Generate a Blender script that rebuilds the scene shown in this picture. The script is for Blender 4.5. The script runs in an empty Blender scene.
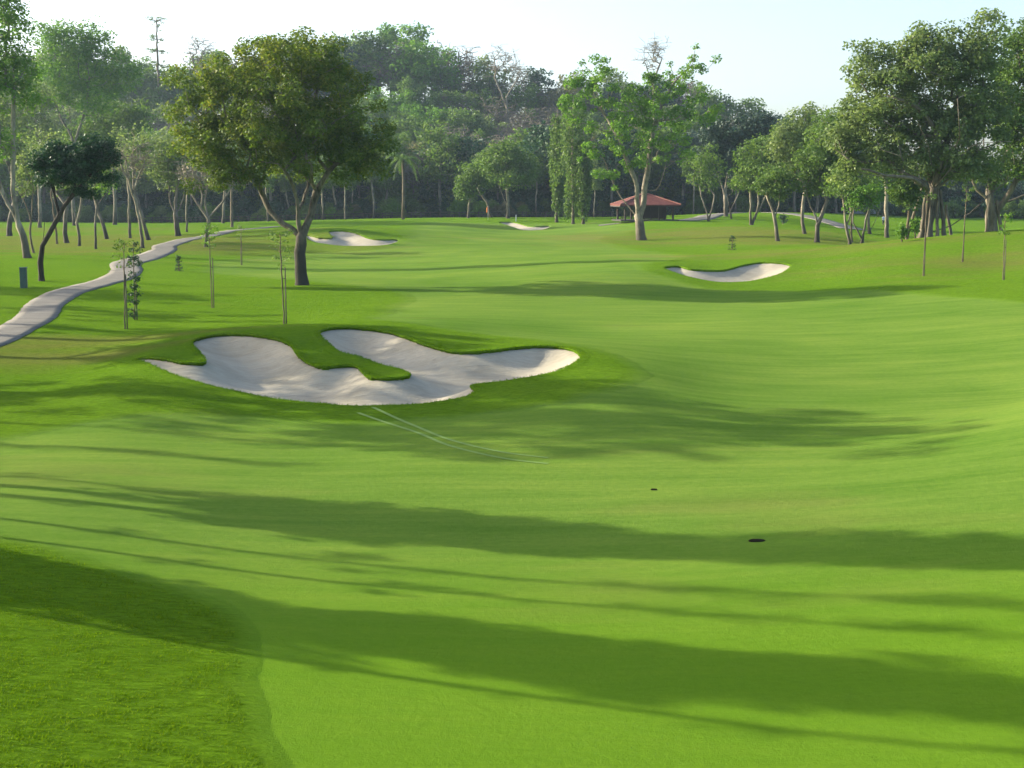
import bpy, math, random
import numpy as np
from mathutils import Vector, noise as mnoise
R = math.radians
rng = np.random.default_rng(7)
random.seed(7)
sc = bpy.context.scene
C = sc.collection

# ------------------------------------------------------------------ camera
F = 1422.0
H = 6.0
PITCH = math.atan(191.0 / F)
cam = bpy.data.cameras.new('camera')
co = bpy.data.objects.new('camera', cam)
C.objects.link(co)
cam.sensor_width = 36.0
cam.lens = 36.0 * F / 1024.0
cam.clip_start = 0.1
cam.clip_end = 6000
co.location = (0, 0, H)
co.rotation_euler = (math.pi / 2 - PITCH, 0, 0)
sc.camera = co
cP, sP = math.cos(PITCH), math.sin(PITCH)


def ray(px, py):
    """direction per metre of forward (Y) distance"""
    a = (px - 512.0) / F
    b = (384.0 - py) / F
    wy = cP + b * sP
    wz = b * cP - sP
    return a / wy, wz / wy


def P(px, py, d):
    a, s = ray(px, py)
    return (a * d, d, H + s * d)


# ------------------------------------------------------------------ terrain
CP = [(-8, 14, .45), (0, 14, 0), (8, 14, .1), (-10, 20, .45), (-4, 20, .08), (0, 24, 0), (6, 24, .25), (11, 24, .6),
      (-10, 30, .1), (-2, 32, 0), (8, 32, .15), (14, 36, .7), (-14, 40, .05), (-16, 27, .3), (0, 18, .02), (5, 18, .08)]
CP += [P(*q) for q in [
    (140, 360, 47), (250, 395, 42), (355, 407, 40), (474, 391, 42.5), (240, 333, 52.5), (340, 326.5, 54.5),
    (385, 371, 45.4), (300, 360, 47.3), (450, 349, 49.3), (549, 345, 50.5), (581, 357, 47.5), (640, 376, 44),
    (700, 385, 44.4), (240, 326, 60), (345, 320, 64), (60, 330, 60), (560, 335, 58.5), (125, 329, 62),
    (284, 324, 64), (300, 285, 93), (40, 315, 68), (120, 275, 103), (160, 250, 148), (250, 228, 230),
    (25, 258, 130), (0, 235, 200), (60, 223, 280), (200, 223, 285), (330, 247, 158), (340, 229.5, 172),
    (397, 240, 165), (306, 235, 168), (340, 227, 188), (340, 224, 240), (500, 221.5, 248), (530, 231, 223),
    (549, 226, 236), (500, 218.5, 262), (400, 219.5, 258), (250, 224, 250), (600, 221, 245), (640, 241, 178),
    (640, 222, 235), (600, 240, 177), (500, 250, 150), (450, 290, 88), (600, 300, 80), (760, 310, 73),
    (720, 283, 95), (775, 261.5, 106), (666, 267, 101), (720, 268, 104), (790, 265, 105), (720, 258, 118),
    (700, 250, 140), (780, 257, 112), (850, 250, 112), (900, 243, 113), (960, 237, 114), (1024, 232, 115),
    (1150, 228, 116), (820, 290, 86), (900, 285, 84), (1000, 285, 80), (1000, 262, 98), (1000, 312, 64),
    (1024, 400, 40.5), (900, 330, 60), (1024, 340, 54), (890, 228, 243), (778, 241, 165), (752, 225, 205),
    (709, 221, 225), (732, 215, 245), (650, 220, 222), (760, 213, 262), (830, 216, 265), (870, 222, 262),
    (805, 234, 180), (860, 246, 158), (887, 237, 190), (1000, 218, 300), (60, 222, 300), (300, 220, 300),
    (500, 217.5, 310), (650, 216, 300), (750, 212.5, 300), (0, 450, 33.2), (0, 400, 41), (100, 365, 49)]]
CP += [(40, 160, 0), (55, 200, 0), (70, 260, .5), (-40, 60, .2), (-60, 110, .2), (-90, 200, .2), (-130, 300, .2),
       (60, 60, 1.0), (60, 115, 3.0), (120, 300, .6)]
CPa = np.array(CP, float)


def warp(x, y):
    d = np.clip(y, 13, 320)
    u = np.clip(x / (d + 8), -.75, .75)
    return u * 2.2, np.log(d + 8) * 1.0


def _k(r2):
    return np.where(r2 > 1e-12, .5 * r2 * np.log(np.maximum(r2, 1e-12)), 0)


_cx, _cy = warp(CPa[:, 0], CPa[:, 1])
_n = len(CPa)
_K = _k((_cx[:, None] - _cx) ** 2 + (_cy[:, None] - _cy) ** 2) + np.eye(_n) * 0.0004
_Pm = np.stack([np.ones(_n), _cx, _cy], 1)
_A = np.zeros((_n + 3, _n + 3))
_A[:_n, :_n] = _K
_A[:_n, _n:] = _Pm
_A[_n:, :_n] = _Pm.T
_w = np.linalg.solve(_A, np.concatenate([CPa[:, 2], np.zeros(3)]))

# skyline of the wooded hill (pixel x, pixel y)
SKY = np.array([(-500, 60), (-100, 40), (0, 62), (50, 58), (100, 52), (140, 58), (165, 80), (200, 70), (300, 60), (370, 45),
                (400, 34), (430, 42), (460, 55), (490, 68), (510, 62), (540, 72), (570, 84), (600, 82), (640, 78),
                (700, 88), (730, 112), (760, 118), (800, 120), (840, 128), (870, 150), (900, 176), (1024, 180),
                (1600, 180)], float)


def smooth(a, b, t):
    t = np.clip((t - a) / (b - a), 0, 1)
    return t * t * (3 - 2 * t)


def hill(x, y):
    px = 512 + F * x / np.maximum(y, 50)
    sky = np.interp(px, SKY[:, 0], SKY[:, 1])
    top = H + (193 - sky) * 455 / F - 22
    return smooth(325, 470, y) * np.clip(top, 0, 60)


def sinnoise(x, y):
    return (np.sin(x * .31 + 1.3 * np.sin(y * .23)) * np.sin(y * .27 + 1.1 * np.sin(x * .19 + 2)) * .5
            + np.sin(x * .83 + 2 * np.sin(y * .41)) * np.sin(y * .71 + x * .2) * .25)


def gz(x, y):
    x = np.asarray(x, float)
    y = np.asarray(y, float)
    sh = np.broadcast(x, y).shape
    xf = np.broadcast_to(x, sh).ravel()
    yf = np.broadcast_to(y, sh).ravel()
    out = np.empty(len(xf))
    for i in range(0, len(xf), 60000):
        a, b = warp(xf[i:i + 60000], yf[i:i + 60000])
        r2 = (a[:, None] - _cx) ** 2 + (b[:, None] - _cy) ** 2
        out[i:i + 60000] = _k(r2) @ _w[:_n] + _w[_n] + _w[_n + 1] * a + _w[_n + 2] * b
    out += sinnoise(xf, yf) * .05 * np.clip(yf / 60, .4, 1.5)
    out += hill(xf, yf)
    out = out + (1 - smooth(2, 12.5, yf)) * 4.2 * np.exp(-(xf / 18) ** 2)
    return out.reshape(sh)


def g1(x, y):
    return float(gz(np.array([x]), np.array([y]))[0])


_ds = np.exp(np.linspace(math.log(13), math.log(420), 2200))


def at(px, py, d=None):
    """ground point seen at that pixel (or at forward distance d below that pixel column)"""
    a, s = ray(px, py)
    if d is not None:
        return Vector((a * d, d, g1(a * d, d)))
    z = gz(a * _ds, _ds)
    f = z - (H + s * _ds)
    k = np.argmax(f > 0)
    if f[k] <= 0:
        k = len(_ds) - 1
    if k == 0:
        dd = _ds[0]
    else:
        t = f[k - 1] / (f[k - 1] - f[k])
        dd = _ds[k - 1] + (_ds[k] - _ds[k - 1]) * t
    return Vector((a * dd, dd, g1(a * dd, dd)))


def atl(pts):
    return [at(*p) for p in pts]


# ------------------------------------------------------------------ mesh helpers
def mesh_np(name, V, Q, T=None, attrs=None, smooth_=False, mats=None, matidx=None):
    """V n x 3, Q quads m x 4 (and triangles T), attrs {name: (domain, values)}"""
    V = np.ascontiguousarray(V, np.float32)
    Q = np.asarray(Q, np.int32).reshape(-1, 4)
    T = np.zeros((0, 3), np.int32) if T is None else np.asarray(T, np.int32).reshape(-1, 3)
    me = bpy.data.meshes.new(name)
    me.vertices.add(len(V))
    me.vertices.foreach_set('co', V.ravel())
    nl = len(Q) * 4 + len(T) * 3
    me.loops.add(nl)
    me.loops.foreach_set('vertex_index', np.concatenate([Q.ravel(), T.ravel()]).astype(np.int32))
    me.polygons.add(len(Q) + len(T))
    ls = np.concatenate([np.arange(len(Q)) * 4, len(Q) * 4 + np.arange(len(T)) * 3]).astype(np.int32)
    me.polygons.foreach_set('loop_start', ls)
    if smooth_:
        me.polygons.foreach_set('use_smooth', np.ones(len(Q) + len(T), bool))
    for k, (dom, val) in (attrs or {}).items():
        at_ = me.attributes.new(k, 'FLOAT', dom)
        at_.data.foreach_set('value', np.ascontiguousarray(val, np.float32))
    for m in (mats or []):
        me.materials.append(m)
    if matidx is not None:
        me.polygons.foreach_set('material_index', np.asarray(matidx, np.int32))
    me.update(calc_edges=True)
    me.validate()
    return me


def link(name, me, parent=None, loc=None):
    o = bpy.data.objects.new(name, me)
    C.objects.link(o)
    if parent is not None:
        o.parent = parent
    if loc is not None:
        o.location = loc
    return o


def thing(name, label, cat, loc=(0, 0, 0), rz=0, group=None):
    o = link(name, None, loc=loc)
    o.rotation_euler = (0, 0, rz)
    o.empty_display_size = .3
    o['label'] = label
    o['category'] = cat
    if group:
        o['group'] = group
    return o


def tag(o, label, cat, group=None, kind=None):
    o['label'] = label
    if cat:
        o['category'] = cat
    if group:
        o['group'] = group
    if kind:
        o['kind'] = kind
    return o


class MB:
    """collects boxes, tubes, prisms into one mesh"""

    def __init__(s):
        s.v = []
        s.f = []

    def add(s, v, f):
        n = len(s.v)
        s.v += [tuple(p) for p in v]
        s.f += [tuple(i + n for i in q) for q in f]

    def box(s, c, size, rz=0, top=1.0):
        x, y, z = [q / 2 for q in size]
        vs = []
        for sz in (-1, 1):
            k = top if sz > 0 else 1
            for sx, sy in ((-1, -1), (1, -1), (1, 1), (-1, 1)):
                a, b = sx * x * k, sy * y * k
                vs.append((c[0] + a * math.cos(rz) - b * math.sin(rz), c[1] + a * math.sin(rz) + b * math.cos(rz), c[2] + sz * z))
        s.add(vs, [(3, 2, 1, 0), (4, 5, 6, 7), (0, 1, 5, 4), (1, 2, 6, 5), (2, 3, 7, 6), (3, 0, 4, 7)])

    def tube(s, pts, rad, n=8, cap=True):
        pts = [Vector(p) for p in pts]
        if not hasattr(rad, '__len__'):
            rad = [rad] * len(pts)
        vs, fs = [], []
        for i, p in enumerate(pts):
            d = (pts[min(i + 1, len(pts) - 1)] - pts[max(i - 1, 0)]).normalized()
            q = Vector((0, 0, 1)).rotation_difference(d)
            for k in range(n):
                a = 2 * math.pi * k / n
                vs.append(p + q @ Vector((math.cos(a) * rad[i], math.sin(a) * rad[i], 0)))
        for i in range(len(pts) - 1):
            for k in range(n):
                fs.append((i * n + k, i * n + (k + 1) % n, (i + 1) * n + (k + 1) % n, (i + 1) * n + k))
        if cap:
            fs.append(tuple(range(n))[::-1])
            fs.append(tuple((len(pts) - 1) * n + k for k in range(n)))
        s.add(vs, fs)

    def build(s, name, mat, parent=None, loc=None, bevel=0, shade=False):
        me = bpy.data.meshes.new(name)
        me.from_pydata(s.v, [], s.f)
        me.materials.append(mat)
        if shade:
            me.polygons.foreach_set('use_smooth', np.ones(len(me.polygons), bool))
        me.update()
        o = link(name, me, parent, loc)
        if bevel:
            m = o.modifiers.new('bevel', 'BEVEL')
            m.width = bevel
            m.segments = 2
        return o


# ------------------------------------------------------------------ materials
def mat(name):
    m = bpy.data.materials.new(name)
    m.use_nodes = True
    nt = m.node_tree
    for n in list(nt.nodes):
        nt.nodes.remove(n)
    return m, nt


def N(nt, t, **kw):
    n = nt.nodes.new(t)
    for k, v in kw.items():
        if k.startswith('i_'):
            n.inputs[k[2:].replace('_', ' ')].default_value = v
        else:
            setattr(n, k, v)
    return n


def ramp(nt, fac, stops):
    r = nt.nodes.new('ShaderNodeValToRGB')
    e = r.color_ramp.elements
    while len(e) < len(stops):
        e.new(.5)
    for q, (p, c) in zip(e, stops):
        q.position = p
        q.color = (*c, 1) if len(c) == 3 else c
    nt.links.new(fac, r.inputs[0])
    return r.outputs[0]


def math_(nt, op, a, b=None, c=None, clamp=False):
    n = nt.nodes.new('ShaderNodeMath')
    n.operation = op
    n.use_clamp = clamp
    for i, v in enumerate((a, b, c)):
        if v is None:
            continue
        if isinstance(v, (int, float)):
            n.inputs[i].default_value = v
        else:
            nt.links.new(v, n.inputs[i])
    return n.outputs[0]


def mix(nt, fac, a, b, mode='MIX'):
    n = nt.nodes.new('ShaderNodeMix')
    n.data_type = 'RGBA'
    n.blend_type = mode
    for i, v in ((0, fac), (6, a), (7, b)):
        if isinstance(v, (int, float)):
            n.inputs[i].default_value = v
        elif isinstance(v, tuple):
            n.inputs[i].default_value = (*v, 1)
        else:
            nt.links.new(v, n.inputs[i])
    return n.outputs[2]


def noise_(nt, scale, detail=4, rough=.55, vec=None, dist=0):
    n = nt.nodes.new('ShaderNodeTexNoise')
    n.inputs['Scale'].default_value = scale
    n.inputs['Detail'].default_value = detail
    n.inputs['Roughness'].default_value = rough
    n.inputs['Distortion'].default_value = dist
    if vec is not None:
        nt.links.new(vec, n.inputs['Vector'])
    return n.outputs['Fac']


def coords(nt, scale=(1, 1, 1), rot=0):
    g = nt.nodes.new('ShaderNodeNewGeometry')
    mp = nt.nodes.new('ShaderNodeMapping')
    mp.inputs['Scale'].default_value = scale
    mp.inputs['Rotation'].default_value = (0, 0, rot)
    nt.links.new(g.outputs['Position'], mp.inputs['Vector'])
    return mp.outputs['Vector']


def finish(nt, color, rough=.8, bump=None, bdist=.01, bstr=.5, spec=.2, metallic=0):
    b = nt.nodes.new('ShaderNodeBsdfPrincipled')
    o = nt.nodes.new('ShaderNodeOutputMaterial')
    if isinstance(color, tuple):
        b.inputs['Base Color'].default_value = (*color, 1)
    else:
        nt.links.new(color, b.inputs['Base Color'])
    b.inputs['Roughness'].default_value = rough
    b.inputs['Metallic'].default_value = metallic
    b.inputs['Specular IOR Level'].default_value = spec
    if bump is not None:
        bm = nt.nodes.new('ShaderNodeBump')
        bm.inputs['Distance'].default_value = bdist
        bm.inputs['Strength'].default_value = bstr
        nt.links.new(bump, bm.inputs['Height'])
        nt.links.new(bm.outputs[0], b.inputs['Normal'])
    nt.links.new(b.outputs[0], o.inputs[0])
    return b


def simple(name, col, rough=.6, var=.25, scale=3, spec=.3, metallic=0, bump=.004):
    m, nt = mat(name)
    v = coords(nt)
    n = noise_(nt, scale, 5, .6, v)
    c = mix(nt, n, tuple(q * (1 - var) for q in col), tuple(min(1, q * (1 + var)) for q in col))
    finish(nt, c, rough, noise_(nt, scale * 8, 3, .6, v), bump, .6, spec, metallic)
    return m


def attr(nt, name):
    a = nt.nodes.new('ShaderNodeAttribute')
    a.attribute_name = name
    return a.outputs['Fac']


def grass_material():
    m, nt = mat('turf')
    fw, dry, deep = attr(nt, 'fairway'), attr(nt, 'dry'), attr(nt, 'deep')
    v = coords(nt)
    vs = coords(nt, (.35, 1.6, 1), R(12))
    big = noise_(nt, .09, 4, .55, v, .4)
    mid = noise_(nt, .55, 5, .6, vs)
    fine = noise_(nt, 6, 6, .7, v)
    vfine = noise_(nt, 38, 5, .75, v)
    fac = math_(nt, 'ADD', math_(nt, 'MULTIPLY', big, .45), math_(nt, 'MULTIPLY', mid, .3))
    fac = math_(nt, 'ADD', fac, math_(nt, 'MULTIPLY', fine, .25))
    strk = noise_(nt, 1.1, 6, .65, coords(nt, (.22, 2.2, 1), R(14)), .5)
    fac = math_(nt, 'ADD', math_(nt, 'MULTIPLY', fac, .75), math_(nt, 'MULTIPLY', strk, .25))
    fair = ramp(nt, fac, [(.40, FAIR[0]), (.5, FAIR[1]), (.60, FAIR[2])])
    rofac = math_(nt, 'ADD', math_(nt, 'MULTIPLY', fac, .6), math_(nt, 'MULTIPLY', vfine, .4))
    rough_c = ramp(nt, rofac, [(.36, ROUGH[0]), (.5, ROUGH[1]), (.66, ROUGH[2])])
    c = mix(nt, fw, rough_c, fair)
    # deeper green close to the tee, round the big bunker and on its shaded tongue
    c = mix(nt, deep, c, mix(nt, rofac, DEEP[0], DEEP[1]))
    # dry patches
    dn = math_(nt, 'ADD', noise_(nt, .16, 4, .6, coords(nt, (.5, 1.5, 1))), math_(nt, 'MULTIPLY', dry, .45))
    df = math_(nt, 'MULTIPLY', math_(nt, 'SUBTRACT', dn, .62, clamp=True), 3.2, clamp=True)
    c = mix(nt, math_(nt, 'MULTIPLY', df, .55), c, DRY)
    # small worn specks
    sp = math_(nt, 'GREATER_THAN', noise_(nt, 1.3, 3, .5, v), .77)
    c = mix(nt, math_(nt, 'MULTIPLY', sp, .35), c, (.09, .09, .035))
    c = mix(nt, math_(nt, 'MULTIPLY', vfine, .35), c, tuple(q * .55 for q in FAIR[0]))
    h = math_(nt, 'ADD', math_(nt, 'MULTIPLY', vfine, .55), math_(nt, 'MULTIPLY', fine, .9))
    inv = math_(nt, 'SUBTRACT', 1.35, fw)
    h = math_(nt, 'MULTIPLY', h, inv)
    tuft = math_(nt, 'SUBTRACT', 1.0, fw)
    tn = noise_(nt, 9, 5, .65, coords(nt, (.45, 1.5, 1), R(10)), .6)
    h = math_(nt, 'ADD', h, math_(nt, 'MULTIPLY', math_(nt, 'MULTIPLY', tn, 3.5), tuft))
    gr = ramp(nt, tn, [(.34, (.68, .7, .68)), (.5, (1, 1, 1)), (.66, (1.3, 1.25, 1.2))])
    c = mix(nt, math_(nt, 'ADD', math_(nt, 'MULTIPLY', tuft, .75), .18), c, gr, 'MULTIPLY')
    b = finish(nt, c, 1.0, h, .05, .9, 0.0)
    return m


FAIR = [(.084, .168, .021), (.124, .211, .031), (.175, .25, .04)]
ROUGH = [(.082, .185, .009), (.122, .235, .014), (.175, .275, .022)]
DEEP = [(.084, .19, .006), (.134, .252, .01)]
DRY = (.2, .16, .055)
M_TURF = grass_material()


def leaf_material(name, c0, c1, c2, trans=.48):
    m, nt = mat(name)
    t = attr(nt, 'tint')
    c = ramp(nt, t, [(.1, c0), (.55, c1), (.95, c2)])
    v = coords(nt)
    c = mix(nt, math_(nt, 'MULTIPLY', noise_(nt, .35, 3, .6, v), .5), c, tuple(q * .6 for q in c1))
    d = nt.nodes.new('ShaderNodeBsdfPrincipled')
    d.inputs['Roughness'].default_value = .55
    d.inputs['Specular IOR Level'].default_value = .02 if name == 'blade' else .25
    tr = nt.nodes.new('ShaderNodeBsdfTranslucent')
    nt.links.new(c, d.inputs['Base Color'])
    yc = mix(nt, .6, c, (1.0, 1.0, .35), 'MULTIPLY')
    nt.links.new(yc, tr.inputs['Color'])
    mx = nt.nodes.new('ShaderNodeMixShader')
    mx.inputs[0].default_value = trans
    nt.links.new(d.outputs[0], mx.inputs[1])
    nt.links.new(tr.outputs[0], mx.inputs[2])
    o = nt.nodes.new('ShaderNodeOutputMaterial')
    nt.links.new(mx.outputs[0], o.inputs[0])
    return m


LEAF = {
    'olive': leaf_material('leaf_olive', (0.068, 0.128, 0.016), (0.139, 0.216, 0.029), (0.29, 0.30, 0.045)),
    'bright': leaf_material('leaf_bright', (0.077, 0.179, 0.020), (0.144, 0.305, 0.031), (0.238, 0.394, 0.050)),
    'mid': leaf_material('leaf_mid', (0.076, 0.143, 0.029), (0.131, 0.233, 0.045), (0.207, 0.305, 0.065)),
    'grey': leaf_material('leaf_grey', (0.108, 0.175, 0.059), (0.193, 0.278, 0.095), (0.280, 0.351, 0.119)),
    'dark': leaf_material('leaf_dark', (0.021, 0.065, 0.025), (0.036, 0.099, 0.036), (0.063, 0.143, 0.047), .2),
    'blue': leaf_material('leaf_blue', (0.032, 0.065, 0.039), (0.050, 0.093, 0.057), (0.081, 0.125, 0.072), .15),
    'dry': leaf_material('leaf_dry', (0.108, 0.125, 0.063), (0.179, 0.188, 0.090), (0.251, 0.233, 0.125)),
    'lilac': leaf_material('leaf_lilac', (0.161, 0.179, 0.125), (0.269, 0.251, 0.233), (0.430, 0.358, 0.430)),
}


def bark_material(name, c0, c1, scale=1.0, lo=None):
    m, nt = mat(name)
    tc = nt.nodes.new('ShaderNodeTexCoord')
    mp = nt.nodes.new('ShaderNodeMapping')
    mp.inputs['Scale'].default_value = (1, 1, .3)
    nt.links.new(tc.outputs['Object'], mp.inputs['Vector'])
    n = noise_(nt, 3.0 * scale, 6, .65, mp.outputs[0], .5)
    n2 = noise_(nt, .7 * scale, 3, .6, tc.outputs['Object'])
    f = math_(nt, 'ADD', math_(nt, 'MULTIPLY', n, .6), math_(nt, 'MULTIPLY', n2, .4))
    c = ramp(nt, f, [(.38, c0), (.62, c1)])
    if lo is not None:      # darker bark low on the stem
        sp = nt.nodes.new('ShaderNodeSeparateXYZ')
        nt.links.new(tc.outputs['Object'], sp.inputs[0])
        z = math_(nt, 'ADD', sp.outputs[2], math_(nt, 'MULTIPLY', n2, 2.0))
        k = math_(nt, 'DIVIDE', math_(nt, 'SUBTRACT', z, lo[0]), lo[1], clamp=True)
        c = mix(nt, k, lo[2], c)
    vo = nt.nodes.new('ShaderNodeTexVoronoi')
    vo.inputs['Scale'].default_value = 9 * scale
    nt.links.new(mp.outputs[0], vo.inputs['Vector'])
    h = math_(nt, 'ADD', n, math_(nt, 'MULTIPLY', vo.outputs[0], .5))
    finish(nt, c, .9, h, .04, .9, .1)
    return m


BARK = {
    'grey': bark_material('bark_grey', (.09, .08, .06), (.24, .215, .17), 1, (1.5, 2.5, (.055, .05, .038))),
    'pale': bark_material('bark_pale', (.1, .09, .065), (.34, .3, .22), 1, (1.2, 3.0, (.085, .075, .055))),
    'dark': bark_material('bark_dark', (.025, .022, .017), (.07, .06, .045), 1),
    'brown': bark_material('bark_brown', (.09, .07, .045), (.22, .18, .12), 1),
    'fig': bark_material('bark_fig', (.065, .055, .04), (.24, .21, .155), .8),
    'main': bark_material('bark_main', (.05, .045, .035), (.25, .215, .155), 1.2, (3.2, 2.0, (.05, .047, .036))),
}
M_LEAFGREEN = LEAF['bright']

# ------------------------------------------------------------------ bunkers
BK = {
    'main': [(137.5, 359.5), (145, 357.5), (165, 359), (182, 362), (200, 363), (206, 361), (202, 354), (194, 346), (192.5, 342.5),
             (197.5, 339), (215, 335), (240, 334), (262, 336), (280, 340), (291, 346), (297.5, 355), (307, 362.5), (322, 367),
             (337, 366), (352, 365.5), (360, 369), (366, 376), (375, 378), (387, 378.5), (401, 377.5), (409, 375.5), (410, 373), (399, 368), (381, 364), (359, 356),
             (340, 351), (327, 341), (319.5, 332.5), (325, 329.5), (340, 327.5), (359, 328), (384, 331), (402, 336), (424, 344),
             (446, 350), (471, 352), (496, 350), (521, 347), (549, 346), (571, 349), (580, 356), (574, 362.5), (552, 372),
             (515, 379), (474, 384), (472, 388), (474, 392), (462, 397), (440, 401), (415, 404), (371, 405.5), (345, 405.2), (320, 403),
             (280, 399), (245, 392.5), (207, 384), (170, 372.5)],
    'right': [(664.5, 268), (677.5, 266), (690, 269), (710, 270.5), (725, 270), (740, 266), (757, 262.8), (775, 262.3), (790, 265),
              (786, 270), (775, 275), (760, 279), (745, 281.5), (720, 282), (700, 279), (682, 274.5)],
    'left': [(306, 235), (320, 237.5), (332.5, 238), (329, 231.5), (340, 230.5), (355, 232.5), (367.5, 237.5), (380, 239.5),
             (397.5, 239.5), (395, 242.5), (380, 245.5), (355, 246), (330, 244.5), (312, 241)],
    'green': [(499, 222.2), (512, 222), (520, 223.7), (527.5, 226), (537, 226.5), (548.5, 225.8), (549.5, 227), (541.5, 229.7),
              (530.6, 230.3), (521, 229.7), (510, 226)],
}


def catmull(pts, n=6, closed=True):
    p = np.array([list(q)[:2] for q in pts], float)
    out = []
    m = len(p)
    rngi = range(m) if closed else range(m - 1)
    for i in rngi:
        if closed:
            a, b, c, d = p[(i - 1) % m], p[i], p[(i + 1) % m], p[(i + 2) % m]
        else:
            a, b, c, d = p[max(i - 1, 0)], p[i], p[i + 1], p[min(i + 2, m - 1)]
        for k in range(n):
            t = k / n
            out.append(.5 * (2 * b + (c - a) * t + (2 * a - 5 * b + 4 * c - d) * t * t + (3 * b - a - 3 * c + d) * t ** 3))
    if not closed:
        out.append(p[-1])
    return np.array(out)


def poly_sd(x, y, poly):
    """signed distance, positive inside"""
    shp = x.shape
    x = x.ravel()
    y = y.ravel()
    best = np.full(len(x), 1e18)
    ins = np.zeros(len(x), bool)
    m = len(poly)
    for i in range(m):
        ax, ay = poly[i]
        bx, by = poly[(i + 1) % m]
        dx, dy = bx - ax, by - ay
        L = dx * dx + dy * dy + 1e-12
        t = np.clip(((x - ax) * dx + (y - ay) * dy) / L, 0, 1)
        d = (x - ax - t * dx) ** 2 + (y - ay - t * dy) ** 2
        best = np.minimum(best, d)
        if ay != by:
            c = (ay > y) != (by > y)
            xi = (bx - ax) * (y - ay) / (by - ay) + ax
            ins ^= c & (x < xi)
    return (np.sqrt(best) * np.where(ins, 1, -1)).reshape(shp)


BW = {}
for k, pts in BK.items():
    w = [at(px, py) for px, py in pts]
    BW[k] = catmull([(v.x, v.y) for v in w], 5)

DEPTH = {'main': (.62, 2.0, .08), 'right': (.6, 3.2, .16), 'left': (.75, 4.0, .2), 'green': (.6, 4.0, .18)}


def sand_z(key, x, y, sd):
    D, Wd, lip = DEPTH[key]
    t = np.clip(sd / Wd, 0, 1)
    cy = BW[key][:, 1].mean()
    return gz(x, y) - lip * .55 - D * (1 - (1 - t) ** 2)


# ------------------------------------------------------------------ ground sheet
def fairway_poly():
    px = [(270, 767), (258, 740), (247, 690), (243, 640), (236, 622), (215, 606), (180, 592), (120, 573), (60, 553), (0, 539), (-80, 525), (-80, 450),
          (0, 438), (60, 427), (150, 412), (250, 415), (350, 424), (480, 412), (560, 402), (625, 386), (645, 374), (610, 354),
          (540, 340), (430, 327), (370, 319), (385, 310), (407, 299), (400, 290), (330, 283), (200, 272), (215, 262), (290, 253), (380, 249),
          (410, 240), (405, 230), (420, 222), (600, 222), (640, 228), (600, 238), (620, 248), (690, 257), (640, 264), (650, 272), (700, 288),
          (780, 291), (880, 290), (1000, 300), (1250, 330)]
    w = [at(*p) for p in px]
    pts = [(v.x, v.y) for v in w]
    pts += [(60, 20), (60, 5), (-2.6, 5)]
    return np.array(pts)


FWP = fairway_poly()


def fairness(x, y):
    sd = poly_sd(x, y, FWP)
    sd = sd + sinnoise(x * 2.3, y * 2.3) * (.12 + y * .004) + sinnoise(x * 9, y * 9) * .05
    w = .16 + y * .006
    return np.clip(.5 + sd / (2 * w), 0, 1)


def dryness(x, y):
    spots = [(60, 350, 8, .8), (640, 243, 20, .6), (700, 235, 25, 1), (760, 240, 22, .9), (60, 240, 35, 1), (120, 245, 30, 1), (20, 230, 30, .9),
             (880, 262, 10, .7), (1000, 262, 12, .9), (930, 275, 8, .5), (720, 255, 12, .8), (30, 465, 3, .6), (600, 575, 3, .5), (780, 510, 3, .5),
             (830, 248, 16, .8), (960, 248, 9, .5), (200, 560, 2, .3), (900, 590, 3, .4)]
    out = np.zeros_like(x)
    for px, py, r, a in spots:
        p = at(px, py)
        out = np.maximum(out, a * np.exp(-((x - p.x) ** 2 / (r * r) + (y - p.y) ** 2 / (r * r * .5))))
    return out


def deepness(x, y):
    # deeper green round the big bunker and over the ground near the tee
    a = np.zeros_like(x)
    sd = poly_sd(x, y, BW['main'])
    a = .45 * np.where(sd < 0, np.exp(sd / 1.6), 1) * (y < 75)
    p = at(350, 355)  # shade on the grass tongue, also put into the turf colour
    a = np.maximum(a, .6 * np.exp(-((x - p.x) ** 2 / 9 + (y - p.y) ** 2 / 12)))
    near = 1 - smooth(17, 26, y)
    return np.clip(np.maximum(a, near * .75), 0, 1)


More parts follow.
